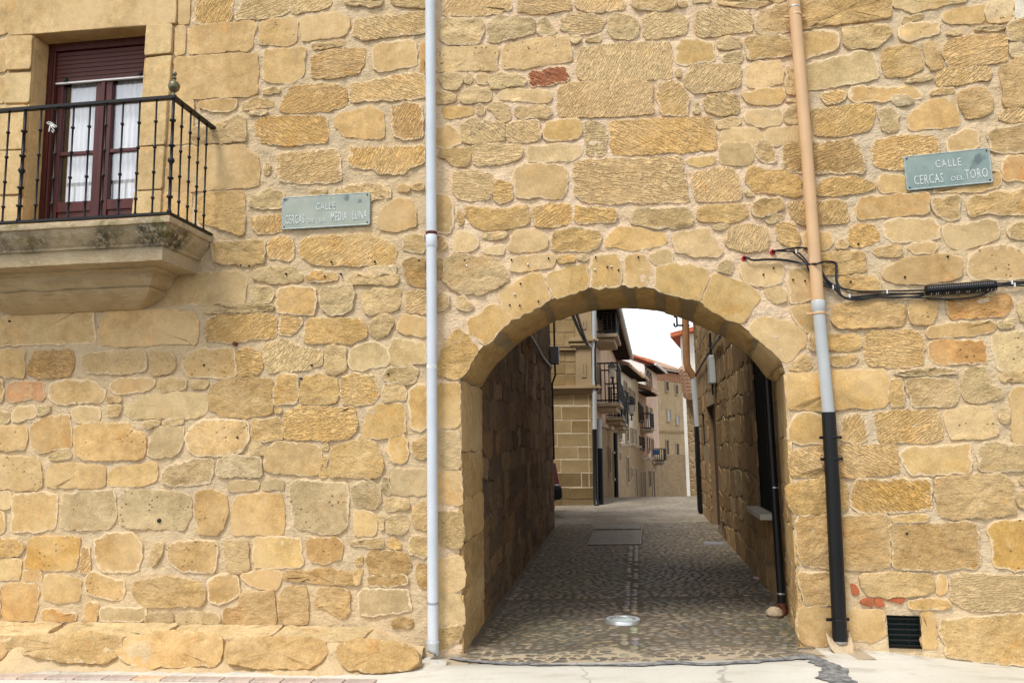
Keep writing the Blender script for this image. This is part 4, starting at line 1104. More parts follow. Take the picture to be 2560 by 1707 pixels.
o = mesh_obj('concrete_pavement', vs, fs, M['concrete'], None, True, V((0, 0, 0))); tag(o, kind='structure')
g = G('unseen_asphalt', .9, .2); v = g.coord(); g.color(g.mix(g.ramp(g.noise(v, 90, 3), .3, .7), (.045, .044, .043), (.085, .083, .08))); g.bump(g.noise(v, 120, 3), .4, .004)  # dark ground added out of view to cut bounce under arch and balcony
xr = [-60, -14]+lin(-13, 13, 1.0)+[14, 60]
vs = [(x, y, sq_z(max(-14, min(14, x)), -1.1)-.012) for x in xr for y in (-60, -1.05)]
o = mesh_obj('unseen_dark_road', vs, [(2*i, 2*i+2, 2*i+3, 2*i+1) for i in range(len(xr)-1)], g.m, None, True, V((0, -10, 0))); tag(o, kind='structure')
# worn tar strip where the cobbles start, running off to the right
g = G('worn_tar', .8, .25); v = g.coord()
g.color(g.mix(g.ramp(g.noise(v, 14, 5, .7), .35, .65), (.10, .10, .105), (.30, .295, .28))); g.bump(g.noise(v, 40, 4), .5, .006)
tl = [(1125, 1643), (1160, 1650), (1250, 1658), (1400, 1663), (1550, 1663), (1640, 1660), (1700, 1656), (1760, 1662), (1830, 1659), (1900, 1654), (1960, 1648), (2020, 1645), (2060, 1660), (2090, 1690), (2120, 1720)]
tw = [4, 7, 8, 6, 4, 5, 8, 9, 6, 7, 8, 11, 18, 22, 26]
NT = 220; tp = spline([onG(x, y) for x, y in tl], NT); hw = []
for i in range(NT):
    f = i/(NT-1)*(len(tw)-1); k = min(int(f), len(tw)-2); hw.append((tw[k]+(tw[k+1]-tw[k])*(f-k))*.0042)
vs = []
for i, p in enumerate(tp):
    t = (tp[min(i+1, NT-1)]-tp[max(i-1, 0)]); t.z = 0; t.normalize(); nn = V((-t.y, t.x, 0))
    if nn.length < .1: nn = V((0, 1, 0))
    for s in (1, -1):
        q = p + nn*s*hw[i]*(1+.8*mnoise.noise(p*9+V((s*5, 0, 0)))+.35*mnoise.noise(p*31+V((s*5, 0, 0)))); q.z = sq_z(q.x, q.y)+.008; vs.append(q)
o = mesh_obj('tar_strip', vs, [(2*i, 2*i+2, 2*i+3, 2*i+1) for i in range(NT-1)], g.m, None, True); tag(o, kind='structure')
# cobbled alley and street
def zs(y): return 0.0 if y < 15.6 else (-.02*(y-15.6)**2 if y < 18 else -.1152-.085*(y-18) if y < 55 else -3.26)
def alley_x(y):
    l = LB.x+(LC.x-LB.x)*(y-TH)/(LC.y-TH); r = RC.x+(RD.x-RC.x)*(y-TH)/(RD.y-TH); return l, r
g = G('cobble_bedding', .8, .3); v = g.coord()
c = g.mix(g.ramp(g.noise(v, 1.1, 6, .65), .35, .68), (.112, .09, .062), (.155, .127, .088))
c = g.mix(g.ramp(g.noise(g.vadd(v, (4, 9, 1)), .8, 5, .6), .5, .68, 0, .7), c, (.085, .088, .045))
sep = g.n.new('ShaderNodeSeparateXYZ'); g.l.new(v, sep.inputs[0])
cem = g.math('ADD', g.ramp(sep.outputs[1], .60, -.15, 0, 1, False), g.math('MULTIPLY', g.math('SUBTRACT', g.noise(v, 2.4, 5, .65), .5), 2.4))
c = g.mix(g.ramp(cem, .62, .95, 0, .9), c, (.46, .37, .25))
cell = g.voro(v, 13, 'F1', 'Color'); far = g.ramp(sep.outputs[1], 7.0, 10.0)
cc = g.mix(1.0, g.mix(g.ramp(g.noise(v, 1.0, 4), .4, .6), (.24, .20, .15), (.31, .265, .205)), g.mix(cell, (.7, .7, .7), (1.3, 1.3, 1.3)), 'MULTIPLY')
c = g.mix(far, c, cc); g.color(c)
vd = g.voro(v, 13); g.bump(g.math('ADD', g.math('MULTIPLY', g.math('MULTIPLY', g.ramp(vd, .5, .1), far), 1.0), g.math('MULTIPLY', g.noise(v, 30, 4), .3)), .8, .02)
vs = []; fs = []; xs = lin(-8, 22, .5); ys = lin(-.32, 15, .5)+lin(15.3, 24, .6)+lin(26, 90, 4); ny = len(ys)
zf = lambda x, y: zs(y) - (.012 if y < 2 else 0)
vs = [(x, y, zf(x, y)+.004) for x in xs for y in ys]
# keep the strip in front of the gate inside the opening
xs2 = [x for x in xs]
fs = [(i*ny+j, (i+1)*ny+j, (i+1)*ny+j+1, i*ny+j+1) for i in range(len(xs)-1) for j in range(ny-1)
      if ys[j+1] > 1.2 or (xs[i] >= -.6 and xs[i+1] <= 2.6)]
used = sorted({i for f in fs for i in f}); mp = {a: b_ for b_, a in enumerate(used)}
paving = mesh_obj('cobbled_alley', [vs[i] for i in used], [tuple(mp[i] for i in f) for f in fs], g.m, None, True, V((0, 0, 0))); tag(paving, kind='structure')

# ground things whose place keeps cobbles away
LIGHT = onG(1557, 1551); LR = (onG(1601, 1551)-onG(1513, 1551)).length/2
hq = [onG(x, y) for x, y in ((1488, 1313), (1605, 1312), (1601, 1362), (1466, 1363))]
SEAM = [onG(1584, 1365), onG(1577, 1500), onG(1574, 1560), onG(1572, 1650)]
def seam_x(y):
    for a, b_ in zip(SEAM, SEAM[1:]):
        if b_.y <= y <= a.y: return a.x+(b_.x-a.x)*(a.y-y)/(a.y-b_.y)
def blocked(x, y):
    sx_ = seam_x(y)
    if sx_ is not None and abs(x-sx_) < .085: return True
    if (x-LIGHT.x)**2+((y-LIGHT.y))**2 < (LR+.03)**2: return True
    if hq[0].y+.02 > y > hq[2].y-.02:
        t = (y-hq[2].y)/(hq[0].y-hq[2].y); return hq[3].x+(hq[0].x-hq[3].x)*t-.03 < x < hq[2].x+(hq[1].x-hq[2].x)*t+.03
    return False
# cobbles: rounded flat pebbles set on edge, rows across the alley
g = G('cobble_stone', .46, .42); v = g.coord(); base = g.attr('col', 'Color')
c = g.mix(1.0, base, g.mix(g.ramp(g.noise(v, 28, 5, .65), .3, .7), (.72, .72, .72), (1.22, 1.22, 1.22)), 'MULTIPLY'); g.color(c)
g.bump(g.noise(v, 60, 4, .6), .4, .003); M['cobble'] = g.m
CT = [(.205, .175, .135), (.235, .195, .145), (.175, .155, .13), (.25, .20, .14), (.19, .155, .11), (.165, .155, .14), (.215, .17, .12), (.28, .24, .185)]
def pebble(c, a, b, h, rot, n=9):
    vs = []; fs = []; sd = random.uniform(0, 50)
    for (s, z) in ((1.0, -.012), (.97, h*.35), (.72, h*.86)):
        for k in range(n):
            t = 2*math.pi*k/n; r_ = s*(1+.16*mnoise.noise(V((math.cos(t)*1.3, math.sin(t)*1.3, sd))))
            x, y = a*r_*math.cos(t), b*r_*math.sin(t)
            vs.append(c+V((x*math.cos(rot)-y*math.sin(rot), x*math.sin(rot)+y*math.cos(rot), z)))
    vs.append(c+V((0, 0, h)))
    for r_ in range(2):
        for k in range(n): fs.append((r_*n+k, r_*n+(k+1) % n, (r_+1)*n+(k+1) % n, (r_+1)*n+k))
    for k in range(n): fs.append((2*n+k, 2*n+(k+1) % n, 3*n))
    return vs, fs
random.seed(5)
peb = []
y = -.275
while y < 9.2:
    l, r_ = alley_x(max(y, TH)) if y > TH else (XJL+(XBL-XJL)*max(y, 0)/TH, XJR+(XBR-XJR)*max(y, 0)/TH)
    if y < .02: l, r_ = l-.02-.25*0, r_+.02
    rowd = random.uniform(.036, .058); x = l+.03+random.uniform(0, .05)
    while x < r_-.02:
        w = random.uniform(.05, .125)
        X, Y_ = x+w/2, y+random.uniform(-.016, .016)
        gap_ok = random.random() > (.28*max(0, .5-y) if y < .5 else .02)
        if gap_ok and not blocked(X, Y_): peb.append((X, Y_, w*.5, rowd*.47, random.uniform(.003, .008), random.gauss(0, .25)))
        x += w+random.uniform(.004, .016)
    y += rowd+.008
rest = ([], []); rcol = []
for i, (X, Y_, a, b_, h, rot) in enumerate(peb):
    c0 = V((X, Y_, zf(X, Y_)+.004)); col = random.choice(CT); j = random.uniform(.62, 1.15); green = max(0, mnoise.noise(V((X*.9, Y_*.7, 3))))
    col = tuple(q*j for q in col); col = (col[0]*.88, col[1]*.83, col[2]*.75); col = (col[0]*(1-.18*green), col[1]*(1-.06*green), col[2]*(1-.30*green))
    vs, fs = pebble(c0, a, b_, h, rot)
    if i < 296:
        o = mesh_obj('cobble', vs, fs, M['cobble'], paving, True, c0)
        at = o.data.attributes.new('col', 'FLOAT_COLOR', 'POINT'); at.data.foreach_set('color', [x for _ in vs for x in (*col, 1)])
    else:
        k = len(rest[0]); rest[0].extend(vs); rest[1].extend([tuple(q+k for q in f) for f in fs]); rcol += [x for _ in vs for x in (*col, 1)]
o = mesh_obj('cobbles', rest[0], rest[1], M['cobble'], paving, True, V((0, 4, 0))); tag(o, kind='stuff')
at = o.data.attributes.new('col', 'FLOAT_COLOR', 'POINT'); at.data.foreach_set('color', rcol)

yy = SEAM[-1].y+.02; random.seed(8)
while yy < SEAM[0].y-.05:
    L_ = random.uniform(.07, .16); X_ = seam_x(yy+L_/2)
    if X_ is not None and not ((X_-LIGHT.x)**2+(yy+L_/2-LIGHT.y)**2 < (LR+.08)**2):
        for sgn in (-1, 1):
            if random.random() < .2: continue
            cc_ = V((X_+sgn*.04+random.uniform(-.008, .008), yy+L_/2, zf(X_, yy)+.004)); vs, fs = pebble(cc_, .036, L_*.46, .007, random.gauss(0, .08), 10); col = tuple(q*random.uniform(1.0, 1.35) for q in random.choice(CT))
            o = mesh_obj('channel_stone', vs, fs, M['cobble'], paving, True, cc_); at = o.data.attributes.new('col', 'FLOAT_COLOR', 'POINT'); at.data.foreach_set('color', [x for _ in vs for x in (*col, 1)])
    yy += L_+.008
# round light set in the ground
fl = thing('ground_light', LIGHT, 'round steel-rimmed light set in the cobbles before the arch', 'light fixture')
MB().lathe(LIGHT, [(LR, -.02), (LR, .010), (LR*.97, .018), (LR*.74, .018), (LR*.70, .012), (LR*.70, .0)], 40).build('rim', plain('brushed_steel', (.62, .64, .64), .34, .5, .7, .08), fl, True)
MB().lathe(LIGHT, [(LR*.70, .004), (LR*.5, .017), (LR*.2, .021), (.001, .022)], 40).build('lens', plain('frosted_lens', (.40, .47, .46), .25, .5, 0, .1, 9), fl, True)
# utility hatch
ht = thing('utility_hatch', (hq[0]+hq[2])/2, 'rectangular two-part steel hatch in the alley paving', 'hatch')
cov = plain('hatch_cover', (.20, .17, .135), .6, .35, .1, .3, 18, .5, 30, .006)
def rect_on(q, t0, t1, z0, z1, mgn=0.0):
    a = q[3].lerp(q[0], t0); b_ = q[2].lerp(q[1], t0); c_ = q[2].lerp(q[1], t1); d_ = q[3].lerp(q[0], t1)
    p = [a, b_, c_, d_]; m_ = sum(p, V((0, 0, 0)))/4; p = [x+(m_-x).normalized()*mgn for x in p]
    return [x+Z1*z0 for x in p]+[x+Z1*z1 for x in p]
MB().hexa(rect_on(hq, 0, 1, -.02, .010)).build('frame', M['rust'], ht)
MB().hexa(rect_on(hq, .02, .66, -.01, .020, .02)).build('lid', cov, ht, bevel=.004)
MB().hexa(rect_on(hq, .68, .98, -.01, .034, .02)).build('lid', cov, ht, bevel=.004)
for s in ((2, 1), (3, 2)): MB().tube([hq[s[0]]+Z1*.022, hq[s[1]]+Z1*.022], .004, 6).build('edge_strip', M['steel'], ht)
dq = [onG(x, y) for x, y in ((1759, 1356), (1808, 1357), (1809, 1362.5), (1761, 1362.5))]
b = MB(); b.hexa([p+Z1*.0 for p in (dq[3], dq[2], dq[1], dq[0])]+[p+Z1*.02 for p in (dq[3], dq[2], dq[1], dq[0])])
tag(b.build('drain_plate', plain('grey_plate', (.30, .29, .30), .45, .5, .3), None), 'short grey metal plate on the cobbles near the alley doorway', 'plate')
# bit of pink paper and pale pebble
pp = onG(1891, 1447); b = MB(); vs = [pp+V((x*.03, y*.06, .012+.018*mnoise.noise(V((x*2, y*2, 1))))) for x in range(-1, 3) for y in range(-1, 2)]
tag(mesh_obj('paper_scrap', vs, [(i*3+j, i*3+j+3, i*3+j+4, i*3+j+1) for i in range(3) for j in range(2)], plain('pink_paper', (.75, .42, .48), .8), None), 'scrap of pink paper on the cobbles by the right wall', 'litter')

# stone ledge along the foot of the left house
def lp(u, z, d=0.0): return PL+UL*u+Z1*z+NL*d
ledge = thing('stone_ledge', lp(2, 0, .2), 'low worn sandstone ledge along the foot of the left house', 'ledge')
us = lin(.06, 5.2, .035); prof = [(-.02, .165), (.10, .155), (.20, .135), (.275, .105), (.325, .06), (.345, .005), (.37, -.035), (.42, -.06), (.46, -.075), (.47, -.4)]
vs = []
for u in us:
    for d, z in prof:
        e_ = min(1, max(0, (u-.06)/.42)); e_ = e_*e_*(3-2*e_); p = lp(u, z-(1-e_)*.12, d*(.35+.65*e_)); k = .030*fbm(p*3.1, 4)+.012*fbm(p*14, 3); vs.append(p+NL*k+Z1*k*.8)
vs_n = len(prof)
fs = [(i*vs_n+j, i*vs_n+j+1, (i+1)*vs_n+j+1, (i+1)*vs_n+j) for i in range(len(us)-1) for j in range(vs_n-1)]
mesh_obj('mortar_body', vs, fs, mortar_mat('mortar_ledge', (.60, .455, .27), (.55, .41, .24), (.66, .53, .35)), ledge, True)
LED = '''
@P1
dr -200,640 60,650 70,740 -200,800
dr 70,660 200,590 900,560 1170,590 1180,700 1100,790 900,800 600,770 350,720 200,700
ds 1190,720 1240,590 1700,550 2150,580 2160,700 2110,820 1700,830 1480,840 1250,790
@P2
dr 80,700 150,630 600,600 1000,630 1040,720 900,840 500,850 300,830 100,790
dr 1170,680 1300,620 1700,640 1900,720 1930,800 1850,870 1600,880 1270,860 1190,800
'''
tile = None
for line in LED.strip().splitlines():
    if line[0] == '@': tile = line[1:]; continue
    code, pts = parse(line); nf = (NL+Z1*.55).normalized()
    P = [hit(*px(tile, *q), PL+NL*.345+Z1*.0, nf) for q in pts]
    stone3(P, nf, code[1], code[0], ledge, 'stone', proud=.022, relief=.026, sink=.09, inset=1.6, rim=.5, grow=.03, rad=.03)
# slabs on top of the ledge, toned paler than the front to look lit
nt_ = (Z1+NL*.22).normalized()
for u0, u1, t in ((.45, 1.12, 'j'), (1.16, 1.95, 'j'), (2.0, 2.9, 'j'), (2.95, 4.1, 'j')):
    P = [lp(u, .180-d*.20, d) for u, d in ((u0, .02), (u1, .02), (u1-.02, .22), ((u0+u1)/2, .25), (u0+.02, .22))]
    stone3(P, nt_, 'r', t, ledge, 'top_slab', proud=.012, relief=.012, sink=.07, inset=1.5, rim=.8)
# row of small paving bricks before the ledge
pvg = thing('paver_row', lp(2, -.2, .55), 'row of dull pink paving bricks along the foot of the stone ledge', 'paving', kind=None)
pc = [(.46, .37, .31), (.50, .39, .325), (.43, .355, .305), (.62, .43, .29)]
M['paver'] = None; g = G('paver', .9, .15); v = g.coord(); g.color(g.mix(1.0, g.oinfo('Color'), g.mix(g.ramp(g.noise(v, 18, 5, .65), .3, .7), (.82, .82, .82), (1.15, 1.15, 1.15)), 'MULTIPLY')); g.bump(g.noise(v, 60, 4), .4, .004); M['paver'] = g.m
u = .25; i = 0
while u < 5.0:
    z = sq_z((PL+UL*(u+.1)).x, -.55)
    MB().box(lp(u+.108, z-.012, .575), .205, .10, .05, ((UL+NL*.0).normalized(), NL, Z1)).build('paver', M['paver'], pvg, bevel=.006, color=pc[3] if i in (7, 16) else random.choice(pc[:3])); u += .216; i += 1
# ------------------------------------------------------------ balcony and balcony door (left house)
# reach of the balcony: its outer corner is seen at (427,545) and its wall end at (531,593)
def reach(pw, target_px):
    lo, hi = 0.0, 2.0
    def proj(p):
        v_ = p-EYE; return PW/2+FPX*v_.dot(RGT)/v_.dot(FWD)
    for _ in range(40):
        m_ = (lo+hi)/2
        if proj(pw+NL*m_) > target_px: lo = m_
        else: hi = m_
    return (lo+hi)/2
BD = reach(SLAB, 424)
g = G('balcony_stone', .95, .1); v = g.coord()
c = g.mix(g.ramp(g.noise(v, 2.2, 6, .62), .35, .66), (.50, .40, .26), (.40, .305, .18))
c = g.mix(g.ramp(g.noise(g.mapping(v, (2, 2, 7)), 1.6, 5, .65), .5, .7, 0, .6), c, (.37, .31, .22))
sp = g.n.new('ShaderNodeSeparateXYZ'); g.l.new(v, sp.inputs[0]); zc = sp.outputs[2]
run = g.ramp(g.noise(g.mapping(g.vadd(v, (2.7, 0, 0)), (1.5, 1.5, .6)), 1.0, 3, .6), .455, .60)
grit = g.ramp(g.noise(v, 22, 6, .75), .34, .56)
bandm = g.math('MULTIPLY', g.ramp(zc, -.22, -.17, .12, 1), g.ramp(zc, -.02, -.07, .25, 1))
lich = g.math('MULTIPLY', g.math('MULTIPLY', run, grit), bandm)
c = g.mix(g.math('MULTIPLY', lich, .92), c, (.040, .040, .026))
moss = g.math('MULTIPLY', g.ramp(g.noise(g.vadd(v, (6, 1, 0)), 6, 5, .7), .52, .66), g.ramp(zc, -.22, -.10, 0, .7)); c = g.mix(moss, c, (.17, .145, .05))
pale = g.math('MULTIPLY', g.ramp(g.noise(g.vadd(v, (1, 5, 2)), 19, 6, .75), .52, .66), g.ramp(g.noise(v, 3, 3), .4, .6, .1, .75)); c = g.mix(pale, c, (.52, .45, .31))
c_slab = c
g.color(c); g.bump(g.math('ADD', g.noise(v, 14, 6, .65), g.math('MULTIPLY', g.noise(v, 70, 3), .3)), .9, .02); M['balcony'] = g.m
g = G('balcony_corbel_stone', .95, .1); v = g.coord()
c = g.mix(g.ramp(g.noise(v, 2.2, 6, .62), .35, .66), (.50, .385, .225), (.39, .285, .155)); c = g.mix(g.ramp(g.noise(g.mapping(v, (1.5, 1.5, 9)), 1.6, 5, .65), .48, .66, 0, .6), c, (.33, .23, .125)); c = g.mix(g.ramp(g.noise(g.vadd(v, (1, 5, 2)), 7, 6, .75), .54, .68, 0, .6), c, (.52, .43, .28))
g.color(c); g.bump(g.math('ADD', g.noise(v, 14, 6, .65), g.noise(g.mapping(v, (3, 3, 30)), 1, 5)), .9, .025); M['corbel'] = g.m
balcony = thing('balcony', lp((BU0+BU1)/2, BZ, .3), 'moulded stone balcony with black iron railing below the dark red door', 'balcony')
def stack(levels, u0, u1, D, name, mat, parent, nseg=40, amp=.006):
    """moulded slab: every level is (z, inset); inset shrinks the two ends and the front"""
    vs = []; per = None
    for z, e in levels:
        a, b_ = u0+e, u1-e; d = max(D-e, .0)
        ring = [(a, -.03)]+[(a, d*i/6) for i in range(7)]+[(a+(b_-a)*i/nseg, d) for i in range(1, nseg)]+[(b_, d*(6-i)/6) for i in range(7)]+[(b_, -.03)]
        per = len(ring)
        for u_, d_ in ring:
            p = lp(u_, z, d_); vs.append(p+(NL+Z1)*.5*amp*fbm(p*5, 3))
    fs = []
    for i in range(len(levels)-1):
        for k in range(per-1): fs.append((i*per+k, i*per+k+1, (i+1)*per+k+1, (i+1)*per+k))
    fs.append(tuple(range(per))); fs.append(tuple((len(levels)-1)*per+k for k in range(per-1, -1, -1)))
    o = mesh_obj(name, vs, fs, mat, parent, True, lp((u0+u1)/2, levels[0][0], D))
    e_ = o.modifiers.new('split', 'EDGE_SPLIT'); e_.split_angle = R(38); return o
stack([(BZ, 0), (BZ-.004, -.002), (BZ-.045, 0), (BZ-.05, .018), (BZ-.075, .022), (BZ-.11, .045), (BZ-.14, .075), (BZ-.165, .088), (BZ-.17, .098), (BZ-.19, .10), (BZ-.195, .118), (BZ-.30, .12), (BZ-.305, .15)], BU0, BU1, BD, 'slab', M['balcony'], balcony)
stack([(BZ-.30, .26), (BZ-.32, .27), (BZ-.33, .30), (BZ-.36, .31), (BZ-.40, .335), (BZ-.44, .385), (BZ-.447, .372), (BZ-.485, .405), (BZ-.525, .475), (BZ-.555, .545), (BZ-.578, min(.605, BD-.01))], BU0, BU1, BD, 'corbel', M['corbel'], balcony, amp=.014)
# railing
rail = MB(); RH = hit(549, 322, PL, NL).z - BZ; zt = BZ+RH
e = .012
crn = lp(BU0+e, 0, BD-e)
rail.box(lp((BU0+BU1)/2, zt, BD-e), BU1-BU0-2*e+.045, .045, .022, (UL, NL, Z1))
rail.box(lp(BU0+e, zt-.0005, (BD-e)/2-.012), .045, BD-e-.02, .021, (UL, NL, Z1))
rail.box(lp(BU1-e, zt-.0005, (BD-e)/2-.012), .045, BD-e-.02, .021, (UL, NL, Z1))
rail.build('handrail', M['iron'], balcony)
br = MB(); zb = BZ+.022
br.box(lp((BU0+BU1)/2, zb, BD-e), BU1-BU0-2*e+.03, .03, .018, (UL, NL, Z1))
br.box(lp(BU0+e, zb-.0005, (BD-e)/2-.01), .03, BD-e-.02, .017, (UL, NL, Z1))
br.box(lp(BU1-e, zb-.0005, (BD-e)/2-.01), .03, BD-e-.02, .017, (UL, NL, Z1)); br.build('bottom_rail', M['iron'], balcony)
def bal_mesh(big):
    r_ = .0125 if big else .0075; h = zt-zb; pr = [(r_*1.5, 0), (r_*1.4, .02), (r_, .03)]
    marks = [.14, .36, .58, .80] if not big else [.14, .30, .58, .80]
    for f in sorted(marks):
        z = f*h; pr += [(r_, z-.012), (r_*1.9, z-.006), (r_*1.9, z+.006), (r_, z+.012)]
    if big:
        i = [k for k, q in enumerate(pr) if q[1] < .44*h][-1]+1
        pr[i:i] = [(r_, .42*h), (r_*2.1, .445*h), (r_*2.1, .455*h), (r_, .48*h)]
    pr += [(r_, h-.02), (r_*1.3, h)]
    return MB().lathe(V((0, 0, 0)), pr, 8)
mbig, msm = bal_mesh(True), bal_mesh(False)
def put_bal(u_, d_, big):
    src = mbig if big else msm; base_ = lp(u_, zb, d_)
    key = 'big' if big else 'small'
    if key not in put_bal.me:
        o = mesh_obj('baluster', [p+base_ for p in src.v], src.f, M['iron'], balcony, True, base_); put_bal.me[key] = o.data
    else:
        o = bpy.data.objects.new('baluster', put_bal.me[key]); COL.objects.link(o); o.parent = balcony; o.location = base_-wloc(balcony)
    return o
put_bal.me = {}
nb = 17; sp_ = (BU1-BU0-2*e)/nb
for i in range(nb+1): put_bal(BU0+e+sp_*i, BD-e, i in (0, nb, 9))
ns = 5
for i in range(1, ns):
    put_bal(BU0+e, (BD-e)*(1-i/ns), False); put_bal(BU1-e, (BD-e)*(1-i/ns), False)
fin = [(.022, 0), (.020, .010), (.010, .016), (.009, .030), (.020, .034), (.036, .050), (.043, .072), (.041, .092), (.030, .110), (.012, .120), (.009, .132), (.016, .136), (.017, .142), (.009, .147), (.008, .158), (.014, .163), (.018, .175), (.014, .187), (.003, .194)]
for u_ in (BU0+e, BU1-e): MB().lathe(lp(u_, zt+.012, BD-e), fin, 14).build('finial', M['bronze'], balcony, True)
# little white ribbon tied to a baluster
rb0 = off(130, 312, PL, NL, BD+.005); rbn = thing('ribbon', rb0, 'small white ribbon tied in a bow to the balcony railing', 'ribbon')
def rbw(x, z, d=0): return rb0 - UL*x + Z1*z + NL*d
b = MB()
b.tube([rbw(0, 0), rbw(-.02, .02, .01), rbw(-.035, .012, .015), rbw(-.02, 0, .01), rbw(0, 0, .012)], .004, 6)
b.tube([rbw(0, 0), rbw(.03, -.012, .01), rbw(.05, -.022, .01), rbw(.03, -.03, .01), rbw(0, 0, .012)], .004, 6)
b.tube([rbw(0, 0, .01), rbw(-.006, -.03, .015), rbw(-.012, -.06, .012)], .0045, 6); b.tube([rbw(0, 0, .01), rbw(.012, -.03, .015), rbw(.03, -.055, .01), rbw(.02, -.07, .01), rbw(.008, -.05, .01)], .003, 6)
b.tube([rbw(-.014, .006, .0), rbw(0, .012, .016), rbw(.014, .004, 0)], .005, 6); b.build('bow', M['tie'], rbn, True)

# door in its reveal
def dproj(p):
    v_ = p-EYE; return PW/2+FPX*v_.dot(RGT)/v_.dot(FWD)
lo, hi = 0., 1.2
for _ in range(40):
    m_ = (lo+hi)/2
    if dproj(lp(DU1, DZ1-.1, -m_)) < 133: lo = m_
    else: hi = m_
DR = (lo+hi)/2
b = MB()
nrv = 6
def strip(a, c_, n_):
    for i in range(n_):
        p, q = a.lerp(c_, i/n_), a.lerp(c_, (i+1)/n_); b.quad(p, q, q-NL*(DR+.05), p-NL*(DR+.05))
strip(lp(DU1, DZ0-.05, .03), lp(DU1, DZ1, .03), 1); strip(lp(DU0, DZ0-.05, .03), lp(DU0, DZ1, .03), 1); strip(lp(DU0, DZ1, .03), lp(DU1, DZ1, .03), 1); strip(lp(DU0, DZ0-.02, .03), lp(DU1, DZ0-.02, .03), 1)
b.build('door_reveal', SM['s'], left_house, color=TONE['o'])
z_ = DZ0
for i, hh in enumerate((.42, .40, .44, .46, .5)):
    z2 = min(z_+hh, DZ1-.02)
    for du, sg in ((DU1, -1),):
        P = [lp(du, z, -d_) for d_, z in ((.0, z_+.012), (DR-.02, z_+.012), (DR-.02, z2-.012), (.0, z2-.012))]
        stone3(P, -UL, 's', 'o', left_house, 'reveal_stone', proud=.006, inset=.5, rim=.4, jit=.002)
    z_ = z2
DW = DU1-DU0; DH = DZ1-DZ0
def dp(s, t, d=0.0):          # s from the left jamb to the right, t up from the threshold
    return lp(DU1-s, DZ0+t, -DR+d)
door = thing('balcony_door', dp(DW/2, 0), 'dark red double balcony door with lace curtains and half-lowered shutter', 'door')
AX = (-UL, NL, Z1)
def dbox(name, s0, s1, t0, t1, d0, d1, mat, parent=None, bevel=0.0):
    return MB().box(dp((s0+s1)/2, (t0+t1)/2, (d0+d1)/2), s1-s0, d1-d0, t1-t0, AX).build(name, mat, parent or door, bevel=bevel)
dbox('frame_post', .0, .055, 0, DH, -.02, .07, M['wood']); dbox('frame_post', DW-.055, DW, 0, DH, -.02, .07, M['wood'])
dbox('frame_head', .055, DW-.055, DH-.07, DH, -.02, .068, M['wood'])
dbox('guide_rail', .057, .075, .0, DH-.072, .03, .062, M['shutter'])
sh_b = off(150, 217, PL, NL, -DR).z - DZ0
ns_ = int((DH-.075-sh_b)/.042)
for i in range(ns_):
    t0 = sh_b+.014+(DH-.075-sh_b-.014)*i/ns_; dbox('shutter_slat', .075, DW-.06, t0+.002, t0+(DH-.075-sh_b-.014)/ns_, .028, .044, M['shutter'], bevel=.004)
dbox('shutter_bar', .075, DW-.06, sh_b, sh_b+.013, .026, .047, M['white_paint'])
dbox('stop', .16, .19, sh_b+.02, sh_b+.045, .044, .062, M['iron']); dbox('stop', DW-.19, DW-.16, sh_b+.02, sh_b+.045, .044, .062, M['iron'])
cx = DW/2
for s0, s1, nm in ((.058, cx-.002, 'l'), (cx+.002, DW-.058, 'r')):
    lf = MB().box(dp(s0+.0375, DH/2-.04, .0), .075, .045, DH-.09, AX)
    lf.box(dp(s1-.0375, DH/2-.04, .0), .075, .045, DH-.09, AX)
    iw0, iw1 = s0+.075, s1-.075; mw = (iw0+iw1)/2
    t_bot = off(150, 515, PL, NL, -DR).z-DZ0
    leaf = lf.build('door_leaf', M['wood'], door, bevel=.004)
    for t, hgt_ in ((.05, .10), (t_bot-.02, .09), (DH-.13, .08)): MB().box(dp(mw, t, .0), iw1-iw0, .040, hgt_, AX).build('rail', M['wood'], leaf, bevel=.003)
    MB().box(dp(mw, (t_bot+.05)/2, -.004), iw1-iw0, .02, max(.05, t_bot-.16), AX).build('panel', M['wood'], leaf, bevel=.006)
    m1 = off(150, 388, PL, NL, -DR).z-DZ0; m2 = off(170, 266, PL, NL, -DR).z-DZ0
    for t in (m1, m2): MB().box(dp(mw, t, .003), iw1-iw0, .03, .032, AX).build('glazing_bar', M['wood'], leaf, bevel=.003)
    for a_, c_ in ((t_bot+.025, m1-.016), (m1+.016, m2-.016), (m2+.016, DH-.17)):
        MB().box(dp(mw, (a_+c_)/2, -.008), iw1-iw0, .004, c_-a_, AX).build('pane', M['glass'], leaf)
    # curtain: gathered cloth behind the glass; upper part added, standing in for reflections
    vs = []; nx, nz = 40, 12
    c0, c1 = (iw0+.025, iw1) if nm == 'l' else (iw0, iw1)
    for i in range(nx+1):
        for j in range(nz+1):
            s_ = c0+(c1-c0)*i/nx; t_ = t_bot+.03+(DH-.19-t_bot-.03)*j/nz
            vs.append(dp(s_, t_ + (.012*math.sin(i*1.1) if j == 0 else 0), -.05+.010*math.sin(i*.9+.5*math.sin(i*.37))))
    mesh_obj('curtain', vs, [(i*(nz+1)+j, (i+1)*(nz+1)+j, (i+1)*(nz+1)+j+1, i*(nz+1)+j+1) for i in range(nx) for j in range(nz)], M['curtain'], leaf, True)
MB().box(dp(cx, DH/2, .028), .035, .02, DH-.2, AX).build('meeting_strip', M['wood'], door, bevel=.004)
b = MB(); dk = -.6
b.quad(dp(0, 0, dk), dp(DW, 0, dk), dp(DW, DH, dk), dp(0, DH, dk))
for s_ in (0.0, DW): b.quad(dp(s_, 0, dk), dp(s_, 0, -.02), dp(s_, DH, -.02), dp(s_, DH, dk))
